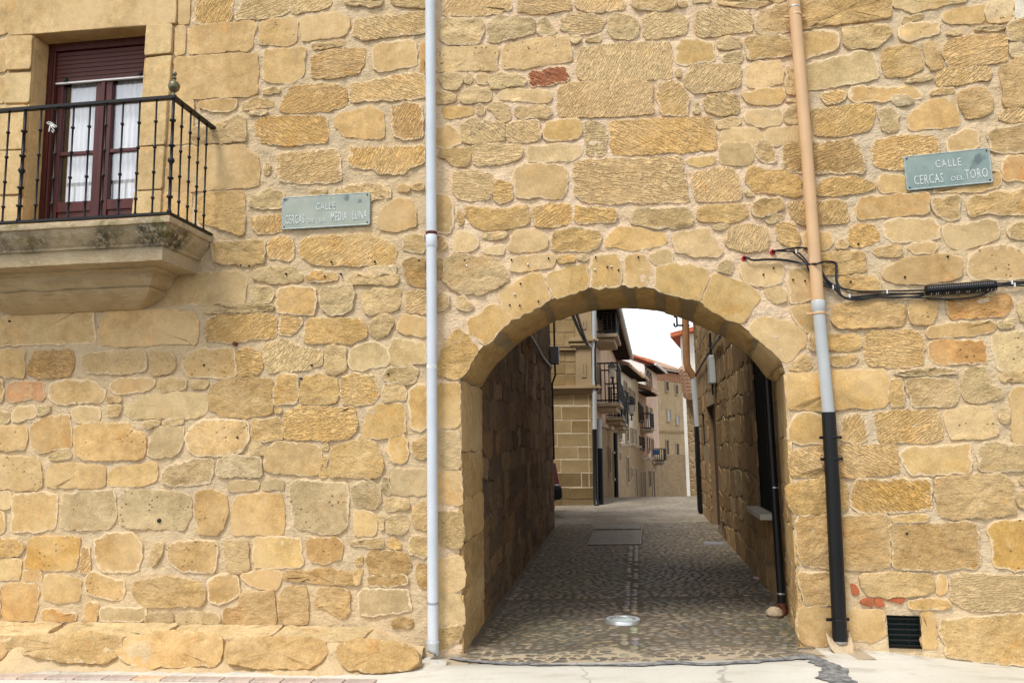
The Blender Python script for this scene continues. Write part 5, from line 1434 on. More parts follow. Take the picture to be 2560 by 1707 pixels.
for t_ in (0.0, DH): b.quad(dp(0, t_, dk), dp(0, t_, -.02), dp(DW, t_, -.02), dp(DW, t_, dk))
b.build('dark_room', M['dark'], door)
# ------------------------------------------------------------ downpipes
def pipe_run(name, pts, r, mat, parent, n=20): return MB().tube(pts, r, n).build(name, mat, parent, True)
def ringo(name, p, r, h, mat, parent, axis=Z1): 
    return MB().lathe(p, [(r*.98, -h/2), (r, -h/2+.002), (r, h/2-.002), (r*.98, h/2)], 20, axis).build(name, mat, parent, True)
YW = -.075
wp0, wp1 = onY(1077, -60, YW), onY(1081, 1600, YW); WX = (wp0.x+wp1.x)/2
def wz(py): return onY(1080, py, YW).z
white_pipe = thing('downpipe', (WX, YW, 0), 'white plastic downpipe between the left house and the arch wall', 'downpipe')
WR = .0405
pipe_run('pipe', [(WX-.004, YW, TOP-.3), (WX, YW, wz(617))], WR, M['pvc_white'], white_pipe)
pipe_run('pipe', [(WX, YW, wz(596)), (WX+.001, YW, wz(1603))], WR*.985, M['pvc_white'], white_pipe)
pipe_run('socket', [(WX, YW, wz(588)), (WX, YW, wz(590)), (WX, YW, wz(616)), (WX, YW, wz(619))], [WR*1.0, WR*1.1, WR*1.1, WR*1.0], M['pvc_white'], white_pipe)
ringo('clamp', V((WX, YW, wz(583))), WR*1.08, .022, M['rust'], white_pipe)
MB().tube([(WX+.03, YW+.02, wz(585)), (WX+.06, 0, wz(588))], .006, 6).build('clamp_pin', M['steel'], white_pipe)
MB().tube([(WX-.03, YW+.02, wz(585)), (WX-.06, 0, wz(588))], .006, 6).build('clamp_pin', M['steel'], white_pipe)
ringo('clamp', V((WX, YW, wz(1505))), WR*1.12, .014, M['steel'], white_pipe, V((.10, 0, 1)).normalized())
lb_ = MB()
for k in range(10):
    a0, a1 = -math.pi/2-1.2+.24*k, -math.pi/2-1.2+.24*(k+1)
    q = [V((WX+WR*1.004*math.cos(a), YW+WR*1.004*math.sin(a), z)) for a, z in ((a0, wz(921)), (a1, wz(921)), (a1, wz(912)), (a0, wz(912)))]; lb_.quad(*q)
lb_.build('label_band', plain('label_paper', (.80, .80, .79), .6), white_pipe)
def broken(c0, r0, r1, z0, z1, name, mat, parent):
    vs = []; n = 28
    for j in range(5):
        t = j/4
        for k in range(n):
            a = 2*math.pi*k/n; z = z0+(z1-z0)*t + (.028*mnoise.noise(V((math.cos(a)*2, math.sin(a)*2, 4)))-.03*math.cos(a-.6)*.8)*t
            vs.append(V((c0.x+(r0+(r1-r0)*t)*math.cos(a), c0.y+(r0+(r1-r0)*t)*math.sin(a)-.01*t, z)))
    fs = [(j*n+k, j*n+(k+1) % n, (j+1)*n+(k+1) % n, (j+1)*n+k) for j in range(4) for k in range(n)]
    o = mesh_obj(name, vs, fs, mat, parent, True); s = o.modifiers.new('t', 'SOLIDIFY'); s.thickness = .004; return o
broken(V((WX, YW, 0)), WR*1.06, WR*.95, wz(1600), wz(1632), 'broken_end', M['pvc_grey'], white_pipe)
shp = MB().lathe(V((WX+.035, YW-.10, wz(1652))), [(.032, -.008), (.034, .0), (.02, .014), (.004, .018)], 14, V((.4, -.5, .8)).normalized()); shp.build('elbow_shard', M['pvc_grey'], white_pipe, True)
# right-hand pipe: painted upper length, grey length, black cast length
tan_pipe = thing('downpipe', (XR, -.08, 0), 'tall downpipe painted tan above, grey in the middle and black below', 'downpipe')
PY = -.085; TR = .046
def tp_(x, y): return onY(x, y, PY)
t0, t1, t2, t3 = tp_(1980, -60), tp_(2045.5, 760), tp_(2071, 1030), tp_(2100, 1600)
pipe_run('upper_pipe', [tp_(1980, -60)+Z1*1.0+V((-.01, 0, 0)), t0, tp_(1984.7, 0), tp_(2017, 380), t1], TR, M['pvc_tan'], tan_pipe)
pipe_run('middle_pipe', [tp_(2046, 770), t2], TR*.98, M['pvc_grey'], tan_pipe)
pipe_run('socket', [tp_(2044.5, 751), tp_(2044.7, 753), tp_(2046.3, 770), tp_(2046.6, 778)], [TR*1.02, TR*1.12, TR*1.12, TR*1.0], M['pvc_grey'], tan_pipe)
pipe_run('lower_pipe', [t2-Z1*.0, tp_(2081, 1200), t3], [TR*1.1, TR*1.12, TR*1.14], M['pvc_black'], tan_pipe)
MB().lathe(t3+Z1*.012, [(TR*.95, -.03), (TR*1.0, -.012)], 20).build('pipe_mouth', M['steel'], tan_pipe, True)
for (x, y, mt, tilt) in ((1989.5, 39, 'pvc_tan', .06), (2047, 783, 'pvc_tan', 0), (2079, 1093, 'pvc_black', 0), (2082, 1147, 'pvc_black', 0), (2097, 1549, 'pvc_black', 0)):
    p = tp_(x, y); cl = ringo('clamp', p, TR*1.17 if mt == 'pvc_black' else TR*1.07, .018, M[mt], tan_pipe, V((tilt, 0, 1)).normalized())
    w_ = TR*1.15; MB().box(p+V((0, .02, 0)), w_*3.2, .018, .022).build('clamp_ear', M[mt], tan_pipe, bevel=.005)
ringo('clamp', tp_(1986.5, 21), TR*1.06, .010, M['steel'], tan_pipe, V((.09, 0, 1)).normalized())
# mortar spout under it
b = MB(); sp0 = V((t3.x, t3.y-.02, t3.z))
n = 12; vs = []
for j, (rr, zz, dy) in enumerate(((.085, .06, .06), (.090, .0, .02), (.085, -.05, -.02), (.075, -.085, -.05))):
    for k in range(n+1):
        a = math.pi*(k/n); vs.append(V((sp0.x+rr*math.cos(a), sp0.y+dy-.10*math.sin(a)*.55, sp0.z+zz-.065*math.sin(a)+.012*mnoise.noise(V((k, j, 0))))))
fs = [(j*(n+1)+k, j*(n+1)+k+1, (j+1)*(n+1)+k+1, (j+1)*(n+1)+k) for j in range(3) for k in range(n)]
o = mesh_obj('mortar_spout', vs, fs, mortar_mat('mortar_spout', (.56, .42, .28), (.50, .40, .27), (.44, .37, .26)), tan_pipe, True); s = o.modifiers.new('t', 'SOLIDIFY'); s.thickness = .03; s.offset = -1
# black pipe in the corner behind the right jamb
ap = thing('downpipe', (2.4, 1.2, 0), 'thin black pipe with a rusty foot behind the right jamb of the arch', 'downpipe')
pb = hit(1955, 1512, RC+nRa*.055, nRa); pt = V((pb.x-.02, pb.y, 2.6))
uq = (pb-RC).dot(UA)
pipe_run('pipe', [pt, V((pb.x, pb.y, pb.z))], .036, M['pvc_black'], ap)
pipe_run('foot', [V((pb.x, pb.y, pb.z+.02)), V((pb.x, pb.y, pb.z-.05)), V((pb.x-.03, pb.y-.03, pb.z-.10)), V((pb.x-.07, pb.y-.06, pb.z-.115))], [.040, .042, .038, .034], M['rust'], ap)
for z in (pb.z+.10, pb.z+1.02): ringo('band', V((pb.x-.004, pb.y, z)), .0385, .014, M['steel'], ap)
rk = MB(); rk.lathe(V((pb.x-.10, pb.y-.10, .0)), [(.05, -.01), (.075, .02), (.07, .05), (.04, .075), (.002, .085)], 9); 
o = rk.build('stone', SM['r'], None, True, color=(.40, .31, .22)); tag(o, 'fist-sized stone lying under the rusty pipe foot at the right jamb', 'stone')

# ------------------------------------------------------------ street signs
def text_mesh(s, size, sx=1.0, space=1.0):
    cu = bpy.data.curves.new('txt', 'FONT'); cu.body = s; cu.size = size; cu.extrude = .0012; cu.space_character = space; cu.align_x = 'CENTER'; cu.resolution_u = 2; cu.offset = size*.006
    ob = bpy.data.objects.new('txt', cu); COL.objects.link(ob)
    me = bpy.data.meshes.new_from_object(ob.evaluated_get(bpy.context.evaluated_depsgraph_get()))
    bpy.data.objects.remove(ob); bpy.data.curves.remove(cu)
    for v_ in me.vertices: v_.co.x *= sx
    return me
def sign_mat(name, c0, c1, seed):
    g = G(name, .5, .35); v = g.vadd(g.coord(), (seed, 0, seed))
    c = g.mix(g.ramp(g.noise(v, 5, 5, .6), .35, .65), c0, c1)
    c = g.mix(g.ramp(g.noise(g.vadd(v, (3, 1, 0)), 6.5, 2, .5), .62, .70, 0, .75), c, (.085, .115, .125))
    sc = g.noise(g.mapping(v, (60, 60, 14), (0, .7, 0)), 1, 2, .5); c = g.mix(g.ramp(sc, .70, .76, 0, .8), c, (.05, .07, .075))
    rs = g.ramp(g.noise(g.mapping(v, (26, 26, 2.2)), 1, 3), .60, .75, 0, .30); c = g.mix(rs, c, (.42, .45, .40)); g.color(c); g.bump(g.noise(v, 12, 3), .15, .004); return g.m
g = G('worn_white_lettering', .6, .3); v = g.coord()
g.color(g.mix(g.ramp(g.noise(v, 55, 4, .7), .46, .64, 0, .8), (.60, .64, .62), (.29, .34, .32))); M['letter'] = g.m
def street_sign(corners, P, n, label, rows, mat):
    q = [off(*c_, P, n, .022) for c_ in corners]            # TL TR BR BL
    c0 = sum(q, V((0, 0, 0)))/4; X = ((q[1]-q[0])+(q[2]-q[3])).normalized(); Wd = ((q[1]-q[0]).length+(q[2]-q[3]).length)/2
    Y_ = n.cross(X).normalized(); Hh = ((q[0]-q[3]).length+(q[1]-q[2]).length)/2
    if Y_.z < 0: Y_ = -Y_
    sg = thing('street_sign', c0-Y_*Hh/2, label, 'sign')
    def at(x, y, d=0): return c0+X*x+Y_*y+n*d
    def rrect(w, h, r_, d):
        out = []
        for cx_, cy_, a0 in ((w/2-r_, h/2-r_, 0), (-w/2+r_, h/2-r_, 90), (-w/2+r_, -h/2+r_, 180), (w/2-r_, -h/2+r_, 270)):
            for k in range(5): a = R(a0+22.5*k); out.append(at(cx_+r_*math.cos(a), cy_+r_*math.sin(a), d))
        return out
    MB().prism(rrect(Wd, Hh, .018, -.012), n*.012).build('plate', mat, sg)
    a = rrect(Wd, Hh, .018, .0); b_ = rrect(Wd-.010, Hh-.010, .012, .003); c_ = rrect(Wd-.022, Hh-.022, .008, .0005); N = len(a)
    mbx = MB(); mbx.add(a+b_+c_, [(i, (i+1) % N, N+(i+1) % N, N+i) for i in range(N)]+[(N+i, N+(i+1) % N, 2*N+(i+1) % N, 2*N+i) for i in range(N)])
    mbx.build('border', plain('sign_border', (.36, .41, .39), .5, .4, 0, .2, 20), sg, True)
    for sx_ in (-1, 1):
        for sy_ in (-1, 1): MB().lathe(at(sx_*(Wd/2-.022), sy_*(Hh/2-.022), .001), [(.006, 0), (.006, .003), (.003, .005)], 8, n).build('screw', M['iron'], sg, True)
    for (txt, x, y, size, sx_, spc) in rows:
        me = text_mesh(txt, size, sx_, spc); me.materials.append(M['letter'])
        o = bpy.data.objects.new('lettering', me); COL.objects.link(o); o.parent = sg
        mt = Matrix.Identity(3); 
        for i in range(3): mt[i][0] = X[i]; mt[i][1] = Y_[i]; mt[i][2] = n[i]
        o.rotation_euler = mt.to_euler(); o.location = at(x*Wd/2, y*Hh/2-size*.35, .0022)-wloc(sg)
    return sg
cl = [px('C', *p) for p in ((806, 366), (1668, 316), (1664, 634), (797, 686))]
street_sign(cl, PL, NL, 'grey-green street plate reading CALLE CERCAS DE LA MEDIA LUNA', [
    ('CALLE', -.0, .30, .088, .55, 1.25), ('CERCAS', -.70, -.40, .105, .415, 1.08), ('DE', -.325, -.54, .048, .8, 1.2), ('LA', -.07, -.54, .048, .8, 1.2), ('MEDIA', .30, -.38, .105, .415, 1.08), ('LUNA', .77, -.36, .105, .415, 1.08)],
    sign_mat('sign_enamel_pale', (.29, .33, .28), (.36, .385, .32), 2.0))
cr = [(1960+a/3.92, 380+b_/3.92) for a, b_ in ((1166, 46), (2018, -44), (2048, 300), (1208, 380))]
street_sign(cr, PR, NR, 'blotchy blue-green street plate reading CALLE CERCAS DEL TORO', [
    ('CALLE', .02, .36, .088, .6, 1.3), ('CERCAS', -.47, -.45, .105, .50, 1.14), ('DEL', .19, -.56, .052, .95, 1.1), ('TORO', .635, -.40, .105, .50, 1.14)],
    sign_mat('sign_enamel_blue', (.20, .27, .25), (.27, .33, .30), 11.0))

me = text_mesh('JCTUI', .026, .62, 1.1); me.materials.append(plain('grey_print', (.42, .44, .45), .6))
for v_ in me.vertices:
    a_ = v_.co.x/WR; v_.co = V((WR*1.007*math.sin(a_), -WR*1.007*math.cos(a_), v_.co.y))
o = bpy.data.objects.new('lettering', me); COL.objects.link(o); o.parent = white_pipe; o.location = V((WX, YW, (wz(921)+wz(912))/2-.009))-wloc(white_pipe)
# ------------------------------------------------------------ cables on the right-hand house
cab = thing('cable_bundle', front(2100, 700), 'bundle of black cables with a fat splice sleeve on the right-hand wall', 'cables')
def cpath(pts, d=.035, wob=.004):
    P = []
    for x, y, *k in pts:
        a, b_ = px('U', x, y); p = front(a, b_); P.append(front(a, b_)+fnormal(p)*(k[0] if k else d))
    return spline(P, max(12, len(P)*7))
CR = .0062
for pts in (
    [(240, 98, 0), (262, 95, .03), (330, 90), (430, 75), (535, 85), (600, 130, .03), (650, 270, .03), (700, 350), (780, 400), (900, 430), (1000, 438), (1180, 437), (1505, 430)],
    [(240, 106, 0), (262, 104, .035), (420, 110), (480, 150), (540, 230), (600, 310, .03), (660, 360), (740, 410), (830, 490), (900, 485), (1050, 470), (1200, 455), (1505, 465)],
    [(0, 150, 0), (18, 152, .03), (60, 175), (200, 170), (330, 175), (430, 195), (490, 205), (520, 222, .09), (545, 232, .14), (600, 228, .15), (640, 215, .14), (700, 195, .06), (750, 195), (772, 220), (770, 330), (790, 420), (830, 490), (950, 510), (1100, 490), (1300, 490), (1505, 475)],
    [(0, 158, 0), (18, 160, .03), (70, 180), (200, 176), (330, 182), (430, 200), (500, 222, .07), (545, 237, .14), (600, 233, .15), (640, 220, .14), (700, 201, .06), (740, 200), (765, 225), (764, 330), (780, 420), (820, 488)],
    [(400, 112), (500, 200), (545, 290, .03), (600, 350, .03), (670, 390), (780, 430), (840, 495), (1000, 495), (1300, 485), (1600, 500), (1800, 500), (1980, 470), (2100, 400), (2230, 380), (2420, 368)],
    [(655, 300), (690, 360), (760, 410), (840, 488), (980, 480), (1200, 470), (1500, 450)],
    [(2095, 380), (2230, 364), (2420, 355)], [(2095, 400), (2230, 390), (2420, 398)], [(2095, 372), (2250, 372), (2420, 376)]):
    MB().tube(cpath(pts), CR*random.uniform(.8, 1.15), 7).build('cable', M['cable'], cab, True)
s0_, s1_ = [front(*px('U', *q))+NR*.05 for q in ((1505, 436), (2098, 392))]
axs = (s1_-s0_).normalized(); Ls = (s1_-s0_).length; pr = [(.030, 0), (.040, .004)]
for i in range(30):
    z = .012+(Ls-.03)*i/30; pr += [(.0385, z), (.041, z+.004), (.041, z+.008), (.0385, z+.012)]
pr += [(.039, Ls-.006), (.028, Ls)]
MB().lathe(s0_, pr, 18, axs).build('splice_sleeve', M['pvc_black'], cab, True)
dn = axs.cross(NR); dn = dn if dn.z < 0 else -dn
for f in (.07, .14, .17, .28, .31, .43, .46, .57, .60, .71, .75, .86, .91, .96):
    p = s0_+axs*Ls*f; a = (NR*.75+dn*.65).normalized(); b2 = (NR*.25+dn*.97).normalized()
    MB().tube([p+a*.042, p+(a+b2).normalized()*.0425, p+b2*.042], .0012, 5).build('sleeve_tie', M['tie'], cab)
for x, y in ((420, 108), (738, 404), (876, 478), (1188, 442), (2230, 364), (2252, 386)):
    p = front(*px('U', x, y)); p = p+fnormal(p)*.04; MB().box(p, .007, .022, .030).build('cable_tie', M['tie'], cab)
for x, y in ((240, 102), (0, 155)):
    p = front(*px('U', x, y)); MB().lathe(p, [(.020, -.02), (.020, .012), (.013, .013), (.012, -.02)], 14, fnormal(p)).build('conduit_end', M['red_tube'], cab, True)
# drilled holes, plugs and old fixings in the walls
pl_ = plain('fixing_dark', (.02, .018, .015), .8)
def fixing(tile, x, y, parent, r_=.010, mat=None):
    p = front(*px(tile, x, y)); n = fnormal(p); MB().lathe(p+n*.004, [(r_, -.01), (r_, .017), (r_*.6, .019)], 8, n).build('wall_plug', mat or pl_, parent, True)
for t, x, y in (('M2', 402, 1065), ('M2', 857, 1060), ('M2', 1220, 1045), ('M2', 1680, 1033), ('M2', 2098, 1033), ('M2', 1795, 1130), ('M2', 1905, 1160), ('M2', 945, 1292), ('M2', 1120, 1465), ('M2', 840, 1502), ('M2', 938, 1506), ('M4', 1460, 1140), ('M4', 1362, 1205), ('M4', 1650, 1255), ('M4', 1768, 1265), ('M2', 697, 1197)): fixing(t, x, y, gate, .007)
for t, x, y in (('M2', 420, 1122), ('M2', 737, 1170), ('M2', 1018, 1108), ('M2', 1835, 1128), ('M2', 1675, 1160), ('M2', 890, 1400)): fixing(t, x, y, gate, .008, M['steel'])
for t, x, y in (('C', 1295, 1005), ('C', 1718, 1000), ('C', 2150, 990), ('C', 850, 1120), ('C', 1230, 1143), ('C', 1385, 1122), ('C', 410, 1037), ('C', 490, 1042), ('D', 48, 600), ('D', 1100, 600), ('D', 1850, 686), ('D', 375, 1305), ('D', 995, 730), ('A', 105, 170), ('A', 300, 90)): fixing(t, x, y, left_house, .008)
for t, x, y in (('E', 1570, 668),): fixing(t, x, y, left_house, .016)
for t, x, y in (('R2', 1180, 1228), ('R2', 1600, 1027), ('R2', 725, 905), ('R2', 648, 1275), ('R4', 1200, 795)): fixing(t, x, y, right_house, .008)
fixing('D', 350, 392, left_house, .018, M['rust'])
# ------------------------------------------------------------ the street beyond the alley
def sx(x, y): return px('S', x, y)
class Face:
    """a facade: vertical plane through A and B (ground points), n towards the viewer"""
    def __init__(s, A, B):
        s.A, s.B = V(A), V(B); s.U = (s.B-s.A); s.U.z = 0; s.L = s.U.length; s.U.normalize(); n = s.U.cross(Z1); s.n = n if n.dot(EYE-s.A) > 0 else -n
    def at(s, x, y, d=0.0): return hit(*sx(x, y), s.A+s.n*d, s.n)
    def quad(s, x0, x1, y0, y1):
        """pixel box on the facade, squared up: u range and z range"""
        a, b_ = s.at(x0, (y0+y1)/2), s.at(x1, (y0+y1)/2); m_ = (x0+x1)/2; t, o_ = s.at(m_, y0), s.at(m_, y1)
        u = sorted(((a-s.A).dot(s.U), (b_-s.A).dot(s.U))); return u[0], u[1], o_.z, t.z
    def pt(s, u, z, d=0.0): return V((s.A.x, s.A.y, 0))+s.U*u+Z1*z+s.n*d
    def box(s, u0, u1, z0, z1, d0, d1): return MB().box(s.pt((u0+u1)/2, (z0+z1)/2, (d0+d1)/2), u1-u0, d1-d0, z1-z0, (s.U, s.n, Z1))
def body(F, z0, z1, depth, mat, parent, back=None):
    a, b_ = F.pt(0, 0), F.pt(F.L, 0); n = back if back else -F.n*depth
    mb = MB(); mb.hexa([a+Z1*z0, b_+Z1*z0, b_+n+Z1*z0, a+n+Z1*z0, a+Z1*z1, b_+Z1*z1, b_+n+Z1*z1, a+n+Z1*z1])
    return mb.build('wall', mat, parent)
def window(F, parent, r, frame=None, pane=None, sill=True, fw=.07, name='window'):
    u0, u1, z0, z1 = F.quad(*r)
    if u1-u0 < .35: m_ = (u0+u1)/2; u0, u1 = m_-.25, m_+.25
    w = F.box(u0, u1, z0, z1, .0, .045).build(name, pane or M['pane'], parent)
    f = MB(); fr = frame or M['f_frame']
    for a, b_, c_, d_ in ((u0-fw, u0, z0-fw, z1+fw), (u1, u1+fw, z0-fw, z1+fw), (u0, u1, z1, z1+fw), (u0, u1, z0-fw, z0)):
        f.box(F.pt((a+b_)/2, (c_+d_)/2, .045), b_-a, .09, d_-c_, (F.U, F.n, Z1))
    f.build('frame', fr, w)
    if sill and name == 'window': F.box(u0-.1, u1+.1, z0-fw-.05, z0-fw-.004, .0, .14).build('sill', fr, w)
    return w
def railing(F, parent, u0, u1, z0, z1, d, name='railing'):
    b_ = MB()
    for z in (z0+.04, z1): 
        b_.box(F.pt((u0+u1)/2, z, d), u1-u0, .04, .04, (F.U, F.n, Z1))
        for u in (u0, u1): b_.box(F.pt(u, z, d/2), .04, d, .04, (F.U, F.n, Z1))
    n = max(4, int((u1-u0)/.13))
    for i in range(n+1): b_.box(F.pt(u0+(u1-u0)*i/n, (z0+z1)/2, d), .022, .022, z1-z0, (F.U, F.n, Z1))
    for u in (u0, u1):
        for i in range(1, 5): b_.box(F.pt(u, (z0+z1)/2, d*i/5), .022, .022, z1-z0, (F.U, F.n, Z1))
    o = b_.build(name, M['iron'], parent); o['kind'] = 'stuff'; return o
def small_balcony(F, parent, u0, u1, z, d, mat, h=1.0):
    F.box(u0, u1, z-.10, z, 0, d).build('balcony_slab', mat, parent, bevel=.02)
    F.box(u0+.08, u1-.08, z-.22, z-.104, 0, d-.10).build('balcony_slab', mat, parent, bevel=.02)
    railing(F, parent, u0+.05, u1-.05, z+.02, z+h, d-.05)
M['f_frame'] = plain('pale_window_trim', (.42, .33, .23), .85); M['f_wood'] = plain('brown_wood_far', (.07, .038, .022), .6)
M['eave_wood'] = plain('dark_eave_wood', (.035, .020, .014), .8); M['pane_blue'] = plain('pale_pane', (.35, .38, .40), .3)
g = G('roof_tile', .85, .2); v = g.coord(); g.color(g.mix(g.ramp(g.noise(v, 3.5, 5, .7), .3, .7), (.36, .20, .12), (.50, .36, .25))); M['tile'] = g.m
M['tile_red'] = plain('red_roof_tile', (.46, .13, .06), .8, .2, 0, .3, 8)
def far_stone(name, c0, c1, joint, sc):
    g = G(name, .93, .1); v = g.coord(); w = g.vadd(v, g.mix(.04, (0, 0, 0), g.noise(v, 2, 3, .6, 'Color')))
    mp = g.mapping(w, (sc, sc, sc*1.9)); e = g.voro(mp, 1.0, 'DISTANCE_TO_EDGE'); cl_ = g.voro(mp, 1.0, 'F1', 'Color')
    c = g.mix(cl_, c0, c1); c = g.mix(g.ramp(g.noise(v, .8, 5, .65), .4, .65, 0, .4), c, tuple(x*.6 for x in c0)); c = g.mix(g.ramp(e, .02, .09, .9, 0), c, joint); g.color(c)
    g.bump(g.math('ADD', g.ramp(e, .0, .12), g.math('MULTIPLY', g.noise(v, 14, 5), .5)), .7, .03); return g.m
M['far_stone'] = far_stone('far_rubble', (.52, .37, .20), (.60, .45, .265), (.58, .47, .31), 2.6)
M['far_stone2'] = far_stone('far_rubble_brown', (.36, .245, .135), (.44, .31, .18), (.42, .33, .21), 2.4)

# palace of dressed stone facing the alley
py0 = onG(1484, 1262).y; FP = Face((-4.5, py0, 0), (onG(1484, 1262).x, py0, 0))
palace = thing('ashlar_palace', (0, py0, 0), 'smooth ashlar town house with cornices and pilaster facing the alley end', 'building')
ash = plaster('palace_render', (.38, .275, .15), (.26, .18, .09), .25)
body(FP, -.3, 8.0, 6, ash, palace)
g = G('palace_ashlar', .92, .12); v = g.coord(); bc = g.oinfo('Color')
g.color(g.mix(1.0, bc, g.mix(g.ramp(g.noise(v, 2.2, 6, .65), .3, .7), (.80, .79, .76), (1.13, 1.13, 1.13)), 'MULTIPLY')); g.bump(g.noise(v, 20, 5), .3, .008); M['pal'] = g.m
jt = plain('palace_joint', (.62, .51, .35), .9)
uw0, uw1, zw0, zw1 = FP.quad(0, 365, 668, 1500)
FP.box(uw0-3, FP.L-.004, -.1, zw1, 0, .004).build('joint_bed', jt, palace)
rows = [((668, 745), (-200, 218, 328, 365)), ((757, 855), (-200, 130, 328, 365)), ((861, 951), (-200, 203, 328, 365)), ((957, 1050), (-200, 98, 328, 365)), ((1056, 1143), (-200, 250, 332, 366)),
        ((1150, 1243), (-200, 124, 332, 367)), ((1249, 1352), (-200, 277, 333, 368)), ((1358, 1440), (-200, 190, 369)), ((1444, 1500), (-200, 130, 369))]
pcs = [(.31, .215, .10), (.34, .24, .118), (.29, .20, .092), (.355, .255, .13)]; random.seed(3)
for (y0, y1), xs_ in rows:
    for a, b_ in zip(xs_, xs_[1:]):
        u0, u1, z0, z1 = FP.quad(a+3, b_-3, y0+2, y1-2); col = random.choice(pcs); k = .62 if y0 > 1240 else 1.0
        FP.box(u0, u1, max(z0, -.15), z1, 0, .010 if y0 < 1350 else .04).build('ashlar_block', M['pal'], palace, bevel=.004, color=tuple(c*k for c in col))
def band(y0, y1, x0, x1, steps, parent, mat):
    u0, u1, z0, z1 = FP.quad(x0, x1, y0, y1); mb = MB(); n = len(steps)
    for i, d in enumerate(steps):
        a = z1-(z1-z0)*i/n; c_ = z1-(z1-z0)*(i+1)/n; mb.box(FP.pt((u0+u1)/2, (a+c_)/2, d/2), u1-u0+d*2*(x1 > 300), d, a-c_-.001, (FP.U, FP.n, Z1))
    return mb.build('cornice', mat, parent)
trim = plaster('palace_trim', (.43, .315, .18), (.28, .20, .11), .3)
band(605, 664, -200, 368, (.14, .17, .12, .08, .05), palace, trim)
band(308, 345, -200, 235, (.09, .06, .09), palace, trim); band(248, 326, 226, 352, (.12, .16, .10, .13, .09), palace, trim)
for (y0, y1), xs_ in (((350, 428), (-200, 155, 232)), ((434, 518), (-200, 155, 232)), ((524, 603), (-200, 155, 232)), ((215, 304), (-200, 150, 228)), ((120, 210), (-200, 90, 228)), ((20, 116), (-200, 150, 228))):
    for a, b_ in zip(xs_, xs_[1:]):
        u0, u1, z0, z1 = FP.quad(a+2, b_-2, y0+1, y1-1); FP.box(u0, u1, z0, z1, 0, .012).build('ashlar_block', M['pal'], palace, bevel=.006, color=random.choice(pcs[1:]))
for y0, y1 in ((330, 602), (20, 246)):
    u0, u1, z0, z1 = FP.quad(234, 350, y0, y1); p_ = FP.box(u0, u1, z0, z1, 0, .05).build('pilaster', trim, palace)
    m_ = .14; f = MB()
    for a, b_, c_, d_ in ((u0+m_, u0+m_+.05, z0+.2, z1-.35), (u1-m_-.05, u1-m_, z0+.2, z1-.35), (u0+m_+.051, u1-m_-.051, z0+.2, z0+.25), (u0+m_+.051, u1-m_-.051, z1-.40, z1-.35)): f.box(FP.pt((a+b_)/2, (c_+d_)/2, .06), b_-a, .02, d_-c_, (FP.U, FP.n, Z1))
    f.build('panel_moulding', trim, p_)
ppx = FP.at(375, 1000, .08)
pp_ = thing('downpipe', (ppx.x, ppx.y, 0), 'grey and black downpipe on the palace corner at the end of the alley', 'downpipe')
pipe_run('upper_pipe', [FP.at(371, 40, .08), FP.at(375, 925, .08)], .055, M['pvc_grey'], pp_, 12)
pipe_run('lower_pipe', [FP.at(375, 925, .08), FP.at(384, 1440, .08), FP.at(392, 1492, .2)], .062, M['pvc_black'], pp_, 12)

# row of houses on the left of the street
def pz(x, dist): return (x-640*2)/FPX*dist      # lateral position of a photo column at a given depth
def gp_(col, dist): return (pz(col, dist), dist+EYE.y, 0)
def zat(y, dist): return EYE.z + (1112-y)/FPX*dist
def house(name, label, A, B, ztop, mat, depth=7.0, base=None, zb=-4.5, back=None):
    F = Face(A, B); t = thing(name, F.pt(F.L/2, 0), label, 'house'); body(F, zb, ztop, depth, mat, t, back)
    if base:
        F.box(0.002, F.L-.002, zb, base[0], 0, .03).build('plinth_face', base[1], t); F.box(.002, F.L-.002, base[0], base[0]+.12, 0, .08).build('string_course', M['f_frame'], t)
    return F, t
def eave(F, t, z, over, mat, th=.10, gutter=None, rise=1.3, depth=3.0, ext=.0):
    a, b_ = F.pt(-ext, z, over), F.pt(F.L+ext, z, over); c_, d_ = F.pt(F.L+ext, z+rise, -depth), F.pt(-ext, z+rise, -depth)
    mb = MB(); mb.hexa([a, b_, c_, d_, a+Z1*th, b_+Z1*th, c_+Z1*th, d_+Z1*th]); r_ = mb.build('roof', mat, t)
    n = max(3, int(F.L/.55)); rf = MB()
    for i in range(n+1):
        u = F.L*i/n; rf.box(F.pt(u, z+.02-.06, over*.45), .09, over*.95, .10, (F.U, F.n, Z1))
    rf.build('rafters', M['eave_wood'], r_)['kind'] = 'stuff'; F.box(0, F.L, z-.02, z+.0, .0, over*.9).build('soffit', M['eave_wood'], r_)
    if gutter: MB().tube([a+F.n*.06-Z1*.01, b_+F.n*.06-Z1*.01], .07, 8).build('gutter', gutter, r_)
    return r_
F1, h1 = house('pink_house', 'tall pinkish plaster house with black balconies next to the palace', gp_(1487, 20.9), gp_(1541, 34), 5.1, plaster('pink_plaster', (.70, .49, .34)), 6, (1.95, M['far_stone2']))
eave(F1, h1, 5.1, .62, M['tile'], .12, M['pvc_grey'])
for (y, u, w_, d) in ((1018, .3, 2.2, .62), (1052, 4.2, 2.0, .55), (1066, 8.0, 2.0, .5), (1076, 10.8, 2.0, .5)):
    dist = 20.9+(34-20.9)*((u+w_/2)/F1.L); small_balcony(F1, h1, u, u+w_, zat(y, dist), d, M['f_frame'], 1.05)
small_balcony(F1, h1, .2, 2.3, zat(845, 21.5), .62, M['f_frame'], 1.0)
for r_ in ((392, 402, 480, 640), (404, 414, 90, 205), (500, 516, 1105, 1290), (465, 474, 1065, 1250), (480, 487, 640, 800)): window(F1, h1, r_, M['f_frame'], M['pane'], False)
d1 = F1.at(412, 1200, .1); dp1 = thing('downpipe', (d1.x, d1.y, -.2), 'grey-topped black downpipe just past the palace corner', 'downpipe')
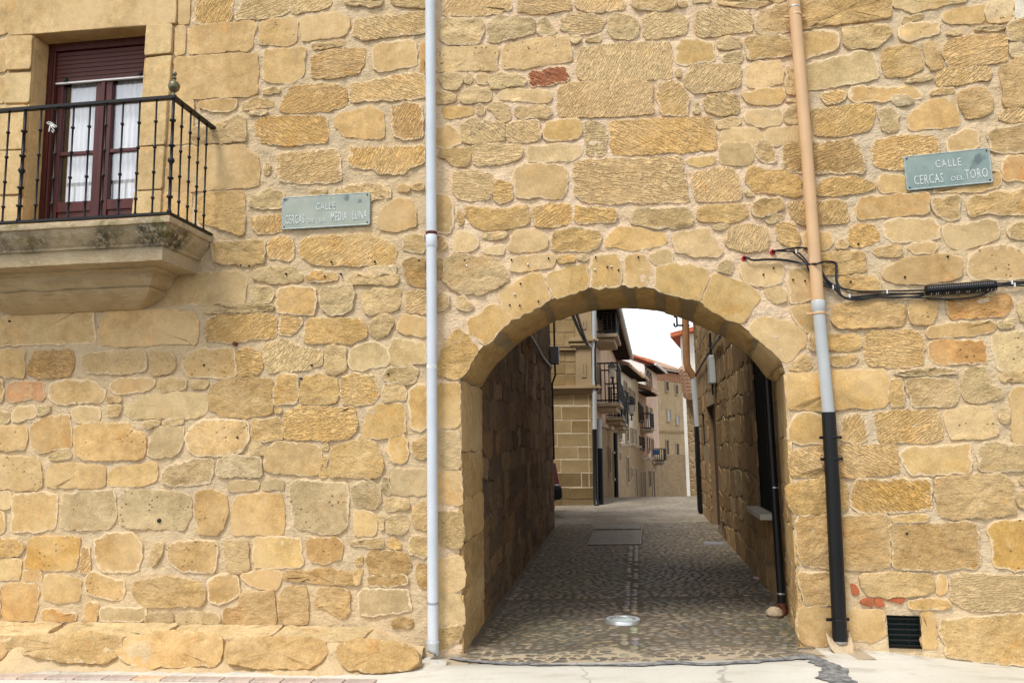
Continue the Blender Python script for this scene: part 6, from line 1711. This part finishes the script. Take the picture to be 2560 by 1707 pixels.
pipe_run('upper_pipe', [F1.at(409, 850, .1), F1.at(411, 1070, .1)], .06, M['pvc_grey'], dp1, 10); pipe_run('lower_pipe', [F1.at(411, 1070, .1), F1.at(417, 1437, .1)-Z1*.3], .09, M['pvc_black'], dp1, 10)
d2 = F1.at(533, 1200, .1); dp2 = thing('downpipe', (d2.x, d2.y, -.4), 'black downpipe at the far corner of the pinkish house', 'downpipe')
pipe_run('pipe', [F1.at(528, 955, .1), F1.at(536, 1440, .1)-Z1*.3], .085, M['pvc_black'], dp2, 10)
F2, h2 = house('cream_house', 'cream plaster house with grey stone ground floor in the row', gp_(1541, 34), gp_(1577, 40), 4.75, plaster('cream_plaster', (.80, .71, .56)), 6, (1.35, M['far_stone2']))
eave(F2, h2, 4.75, .55, M['tile'], .14, M['pvc_tan'])
for r_ in ((537, 550, 545, 640), (590, 603, 585, 680), (548, 563, 855, 995), (599, 615, 880, 1010)): window(F2, h2, r_, M['f_frame'], M['f_wood'])
for r_ in ((554, 574, 650, 770), (608, 622, 690, 790)):
    w_ = window(F2, h2, r_, M['f_frame'], M['pane']); u0, u1, z0, z1 = F2.quad(*r_); railing(F2, w_, u0-.05, u1+.05, z0, z1, .3, 'window_cage')
for r_ in ((603, 619, 1135, 1320), (547, 556, 1100, 1150)): window(F2, h2, r_, M['f_frame'], M['pane'], False, name='door')
F3, h3 = house('beige_house', 'narrow beige rendered house in the middle of the row', gp_(1577, 40), gp_(1594, 44), 4.9, plaster('beige_plaster', (.62, .50, .34)), 6, (1.2, M['far_stone2']))
eave(F3, h3, 4.9, .5, M['tile'], .12, M['pvc_tan'])
for r_ in ((626, 636, 630, 720), (654, 666, 655, 745), (640, 650, 925, 1030), (661, 675, 935, 1035)): window(F3, h3, r_)
for r_ in ((639, 648, 1215, 1280), (670, 683, 1215, 1430)): window(F3, h3, r_, M['f_frame'], M['f_wood'], False, name='door')
F4, h4 = house('brown_house', 'low brown timbered house with a tiled eave before the salmon house', gp_(1594, 44), gp_(1612, 48), 4.3, plaster('brown_plaster', (.46, .28, .165)), 6, (.55, M['far_stone2']))
eave(F4, h4, 4.3, .7, M['tile'], .22, M['pvc_tan'])
for r_ in ((696, 705, 735, 855), (716, 726, 760, 860), (704, 711, 985, 1060), (727, 735, 990, 1070)): window(F4, h4, r_, M['f_wood'], M['pane'])
u0, u1, z0, z1 = F4.quad(712, 742, 810, 925); small_balcony(F4, h4, u0, u1, z0, .6, M['f_frame'], z1-z0)
for r_ in ((709, 718, 1240, 1430), (732, 743, 1240, 1430)): window(F4, h4, r_, M['f_frame'], M['f_wood'], False, name='door')
F5, h5 = house('salmon_house', 'salmon and white house with three arched loft openings near the street bend', gp_(1612, 48), gp_(1641, 54), 6.15, plaster('salmon_plaster', (.76, .54, .41)), 8, (.45, M['far_stone2']))
eave(F5, h5, 6.15, .6, M['tile_red'], .14, M['pvc_white'], 2.6, 5.5, .2)
gq = [F5.pt(0, z, .0) for z in (-.8, 6.1)]; gb = [F5.pt(0, z, -6) for z in (6.1, -.8)]
mb = MB(); e_ = -F5.U*.02; mb.quad(gq[0]+e_, gq[1]+e_, gb[0]+e_, gb[1]+e_); mb.add([gq[1]+e_, F5.pt(0, 8.0, -4)+e_, gb[0]+e_], [(0, 1, 2)]); mb.build('gable_end', plaster('white_gable', (.78, .76, .72), (.6, .57, .5), .2), h5)
for r_ in ((743, 756, 520, 630), (763, 774, 535, 640), (781, 791, 550, 650)):
    w_ = window(F5, h5, r_, M['f_frame'], M['f_wood']); u0, u1, z0, z1 = F5.quad(*r_)
    F5.quad; ar = MB().prism([F5.pt((u0+u1)/2+(u1-u0)/2*math.cos(a), z1+(u1-u0)/2*math.sin(a), .10) for a in [math.pi*k/10 for k in range(11)]], -F5.n*.05); ar.build('arch_head', M['f_wood'], w_)
for r_ in ((753, 763, 760, 830), (783, 794, 775, 840), (763, 776, 990, 1085), (794, 804, 1000, 1165)): window(F5, h5, r_)
u0, u1, z0, z1 = F5.quad(806, 822, 1070, 1165); small_balcony(F5, h5, u0, u1+.4, z0, .7, M['f_frame'], z1-z0)
for r_ in ((794, 811, 1235, 1440), (771, 781, 1235, 1350)): window(F5, h5, r_, M['f_frame'], M['pane'], False, name='door')
b5 = F5.at(830, 1096, .5); sg5 = MB().box(b5, .42, .04, .3).build('street_sign', plain('blue_enamel', (.06, .14, .30), .4), None); tag(sg5, 'tiny blue sign sticking out at the end of the salmon house', 'sign')
# stone house closing the view
F6, h6 = house('stone_house', 'tall yellow rubble house with brick top closing the far end of the street', gp_(1634, 56), gp_(1712, 61), 6.6, M['far_stone'], 8)
F6.box(0, F6.L, 5.9, 6.55, 0, .05).build('brick_band', plain('brick_band', (.40, .20, .12), .9, .1, 0, .3, 6), h6)
eave(F6, h6, 6.6, .35, M['tile'], .2)
for r_ in ((895, 916, 575, 640), (969, 984, 600, 665), (908, 929, 782, 862), (979, 989, 825, 888), (901, 917, 1008, 1110), (977, 989, 1034, 1125)): window(F6, h6, r_, M['f_frame'], M['pane_blue'] if 700 < r_[2] < 900 else M['f_wood'])
for r_ in ((946, 957, 1257, 1290), (1014, 1026, 1272, 1292)): window(F6, h6, r_, M['f_wood'], M['dark'], False)
F6.box(0, F6.L, 2.15, 2.3, 0, .12).build('string_course', M['far_stone2'], h6); F6.box(.0, F6.L, -4.5, .55, 0, .10).build('rough_base', M['far_stone2'], h6)
# white tower house and low stone house on the right
F7, h7 = house('white_house', 'narrow white house under a red tiled eave right of the street', gp_(1704, 40), gp_(1740, 40), zat(843, 40), plaster('white_plaster', (.76, .73, .66), (.5, .46, .4), .2), 6, back=V((1.9, 5.6, 0)))
a7 = [F7.pt(-.65, F7.quad(1020, 1040, 240, 300)[3], .5)]
z7 = zat(843, 40); rf = MB(); bk = V((1.9, 5.6, 0)); q4 = [F7.pt(-.62, z7-.25, .6), F7.pt(3, z7+.7, .6), F7.pt(3, z7+.7, 0)+bk, F7.pt(-.62, z7-.25, 0)+bk]; rf.hexa(q4+[q+Z1*.22 for q in q4])
rf.build('roof', M['tile_red'], h7)
F8, h8 = house('stone_house', 'low brown stone house with a tiled coping right of the street', gp_(1712, 24), gp_(1765, 22.6), zat(990, 24), M['far_stone'], 5, back=V((1.2, 4.2, 0)))
for i in range(2):
    for j in range(7):
        t = j/7; x_, y_ = 1022+i*22+t*(34), 480+t*190+i*8; p = F8.at(x_, y_, .05); q = F8.at(x_+5, y_+30, .25)
        MB().tube([p, q], [.10, .115], 10).build('tile', M['tile'], h8, True)
# ------------------------------------------------------------ far end of the alley's right side
cp = thing('downpipe', (RD.x-.1, RD.y, 0), 'ochre, grey and black downpipe at the far right corner of the alley', 'downpipe')
FR = Face((RD.x-.12, RD.y-.2, 0), (RD.x+1, RD.y-.2, 0))
pipe_run('upper_pipe', [FR.at(1044, 60, .05), FR.at(1056, 440, .05), FR.at(1068, 480, .05), FR.at(1096, 520, .05), FR.at(1106, 545, .05)], .075, M['pvc_tan_far'], cp, 12)
pipe_run('middle_pipe', [FR.at(1107, 545, .05), FR.at(1140, 910, .05)], .068, M['pvc_grey'], cp, 12)
pipe_run('lower_pipe', [FR.at(1140, 905, .05), FR.at(1168, 1520, .05), FR.at(1166, 1535, .1)], [.085, .09, .07], M['pvc_black'], cp, 12)
hk = thing('iron_bracket', FR.at(1060, 160, .1), 'black iron bracket with an upturned hook high on the alley corner', 'bracket')
MB().tube([FR.at(1075, 160, .0), FR.at(1010, 158, .1), FR.at(985, 158, .1), FR.at(975, 168, .1), FR.at(965, 162, .1), FR.at(962, 140, .1)], .022, 8).build('hook', M['iron'], hk, True)
MB().tube([FR.at(985, 158, .1), FR.at(982, 100, .1), FR.at(960, 92, .1)], .022, 8).build('arm', M['iron'], hk, True)
# utility boxes and alley cables
bx = hit(1779, 925, RC+nRa*.06, nRa); ub = thing('meter_box', bx, 'grey meter box high on the right wall of the alley', 'box')
MB().box(bx, .34, .10, .34*1.35, (UA, nRa, Z1)).build('case', M['pvc_grey'], ub, bevel=.02); MB().tube([bx+Z1*.2, bx+Z1*.6], .02, 6).build('conduit', M['cable'], ub); MB().tube([bx-Z1*.2, bx-Z1*.4], .015, 6).build('conduit', M['cable'], ub)
UAl = (LC-LB).normalized(); bl = LC-UAl*.25+nLa*.10; bl.z = hit(1379, 878, bl, nLa).z
ul = thing('meter_box', bl, 'grey meter box at the far end of the left alley wall', 'box')
MB().box(bl, .22, .16, .32, (UAl, nLa, Z1)).build('case', plain('dark_grey_box', (.16, .165, .17), .5), ul, bevel=.015)
for dx in (-.05, .0, .05): MB().tube([bl+Z1*.16+UAl*dx, bl+Z1*.9+UAl*dx], .014, 6).build('conduit', M['cable'], ul)
MB().tube([bl-Z1*.16, bl-Z1*.3, bl-Z1*.34+UAl*.1, V((LC.x+.02, LC.y-.05, bl.z-.5)), V((LC.x+.02, LC.y-.05, bl.z-1.9))], .018, 6).build('conduit', M['cable'], ul)
def wallcable(pts, P, n, label, name='alley_cable', r_=.016, d=.05):
    W_ = [off(x, y, P, n, d) for x, y in pts]; t = thing(name, W_[0], label, 'cable')
    s = spline(W_, 60)
    for ph in (0, 2.1, 4.2):
        q = [p+Z1*r_*.8*math.sin(i*.9+ph)+n*r_*.8*math.cos(i*.9+ph) for i, p in enumerate(s)]; MB().tube(q, r_*.7, 6).build('strand', M['cable'], t, True)
wallcable([(1322, 832), (1340, 862), (1358, 893), (1379, 918)], LB, nLa, 'twisted black cable sagging along the left alley wall')
wallcable([(1800, 842), (1782, 866), (1765, 893), (1748, 922), (1738, 940)], RC, nRa, 'twisted black cable rising along the right alley wall')
oc = thing('overhead_cable', (1.0, 1.2, 3), 'black cables slung from the arch to the palace corner', 'cable')
pe = FP.at(372, 262, .12)
for x, y in ((1428, 778), (1440, 778)):
    s = onY(x, y, TH+.1); m_ = s.lerp(pe, .5)-Z1*.25; MB().tube(spline([s+Z1*.2, s, m_, pe], 40), .016, 6).build('cable', M['cable'], oc, True)
MB().tube([pe, FP.at(385, 280, .14), FP.at(378, 340, .12), FP.at(380, 560, .12), FP.at(392, 640, .12)], .03, 6).build('cable', M['cable'], oc, True)
# lanterns
def lantern(F, x, y, d, sc, label):
    p = F.at(x, y, d); t = thing('street_lantern', p, label, 'lantern')
    MB().lathe(p, [(.10*sc, 0), (.19*sc, .42*sc)], 4).build('glass', plain('milky_glass', (.45, .42, .36), .3), t)
    MB().lathe(p+Z1*.42*sc, [(.24*sc, 0), (.22*sc, .03*sc), (.10*sc, .14*sc), (.04*sc, .16*sc), (.04*sc, .22*sc), (.0, .26*sc)], 4).build('cap', M['iron'], t)
    MB().tube([p-Z1*.02, p-Z1*.25*sc, F.at(x, y, 0)-Z1*.28*sc], .03*sc, 6).build('bracket', M['iron'], t); MB().lathe(p-Z1*.05*sc, [(.12*sc, 0), (.12*sc, .05*sc)], 4).build('base', M['iron'], t)
lantern(F1, 505, 540, .45, .62, 'four-sided street lantern on the pinkish house below the eave'); lantern(F2, 648, 815, .95, .85, 'four-sided street lantern hanging beyond the cream house')

# ------------------------------------------------------------ car parked behind the left house, only its tail in view
car_y0, car_y1 = 10.3, 11.9; tail = pz(1392, 10.35-EYE.y); car = thing('parked_car', (tail-1.9, 11.1, 0), 'parked car whose red tail light peeks past the left alley wall', 'car')
prof = [(0, .38), (.02, .55), (.03, .72), (-.02, .95), (-.06, 1.10), (-.16, 1.24), (-.34, 1.40), (-.60, 1.47), (-1.5, 1.48), (-2.1, 1.38), (-2.75, 1.0), (-3.5, .88), (-3.78, .70), (-3.82, .40), (-3.6, .26), (-.15, .26)]
def cy_ring(y, s):
    cxm, czm = -1.9, .8; return [V((tail-.03+cxm+(x-cxm)*s, y, czm+(z-czm)*s)) for x, z in prof]
secs = [(car_y0+.05, .955), (car_y0, .985) if False else (car_y0+.12, .985), (car_y0+.35, 1.0), (car_y1-.35, 1.0), (car_y1-.12, .985), (car_y1-.05, .955)]; mb = MB(); N_ = len(prof)
for y, s in secs: mb.v += cy_ring(y, s)
for i in range(len(secs)-1):
    for k in range(N_): mb.f.append((i*N_+k, i*N_+(k+1) % N_, (i+1)*N_+(k+1) % N_, (i+1)*N_+k))
mb.f.append(tuple(range(N_))); mb.f.append(tuple(len(secs)*N_-1-k for k in range(N_)))
paint = plain('silver_car_paint', (.34, .35, .36), .3, .5, .4, .03); mb.build('body', paint, car, True)
blk = plain('dark_bumper', (.018, .02, .024), .5)
MB().box((tail-.10, (car_y0+car_y1)/2, .52), .30, 1.62, .28).build('bumper', blk, car, bevel=.07)
redl = plain('red_tail_light', (.30, .006, .005), .25, .4)
for y in (car_y0+.09, car_y1-.09):
    MB().hexa([V((tail-.17, y-.07, .70)), V((tail-.005, y-.07, .70)), V((tail-.005, y+.07, .70)), V((tail-.17, y+.07, .70)), V((tail-.23, y-.06, 1.12)), V((tail-.075, y-.06, 1.12)), V((tail-.075, y+.06, 1.12)), V((tail-.23, y+.06, 1.12))]).build('tail_light', redl, car, bevel=.015)
MB().hexa([V((tail-.14, car_y0+.25, 1.12)), V((tail-.08, car_y0+.25, 1.08)), V((tail-.08, car_y1-.25, 1.08)), V((tail-.14, car_y1-.25, 1.12)), V((tail-.36, car_y0+.3, 1.40)), V((tail-.28, car_y0+.3, 1.38)), V((tail-.28, car_y1-.3, 1.38)), V((tail-.36, car_y1-.3, 1.40))]).build('rear_window', M['pane'], car)
for yy in (car_y0+.045, car_y1-.045):
    MB().box((tail-1.0, yy, 1.17), 1.1, .02, .32).build('side_window', M['pane'], car, bevel=.008); MB().box((tail-2.05, yy, 1.14), .85, .02, .28).build('side_window', M['pane'], car, bevel=.008)
for x in (-.72, -3.05):
    for yy in (car_y0+.12, car_y1-.12):
        wh = MB().lathe(V((tail+x, yy-.09, .30)), [(.18, 0), (.29, .01), (.30, .05), (.30, .13), (.29, .17), (.18, .18)], 24, V((0, 1, 0))).build('wheel', blk, car, True)
        MB().lathe(V((tail+x, yy-.095, .30)), [(.18, 0), (.17, .01), (.05, .02), (.05, .17), (.17, .18), (.18, .19)], 16, V((0, 1, 0))).build('rim', M['steel'], wh, True)
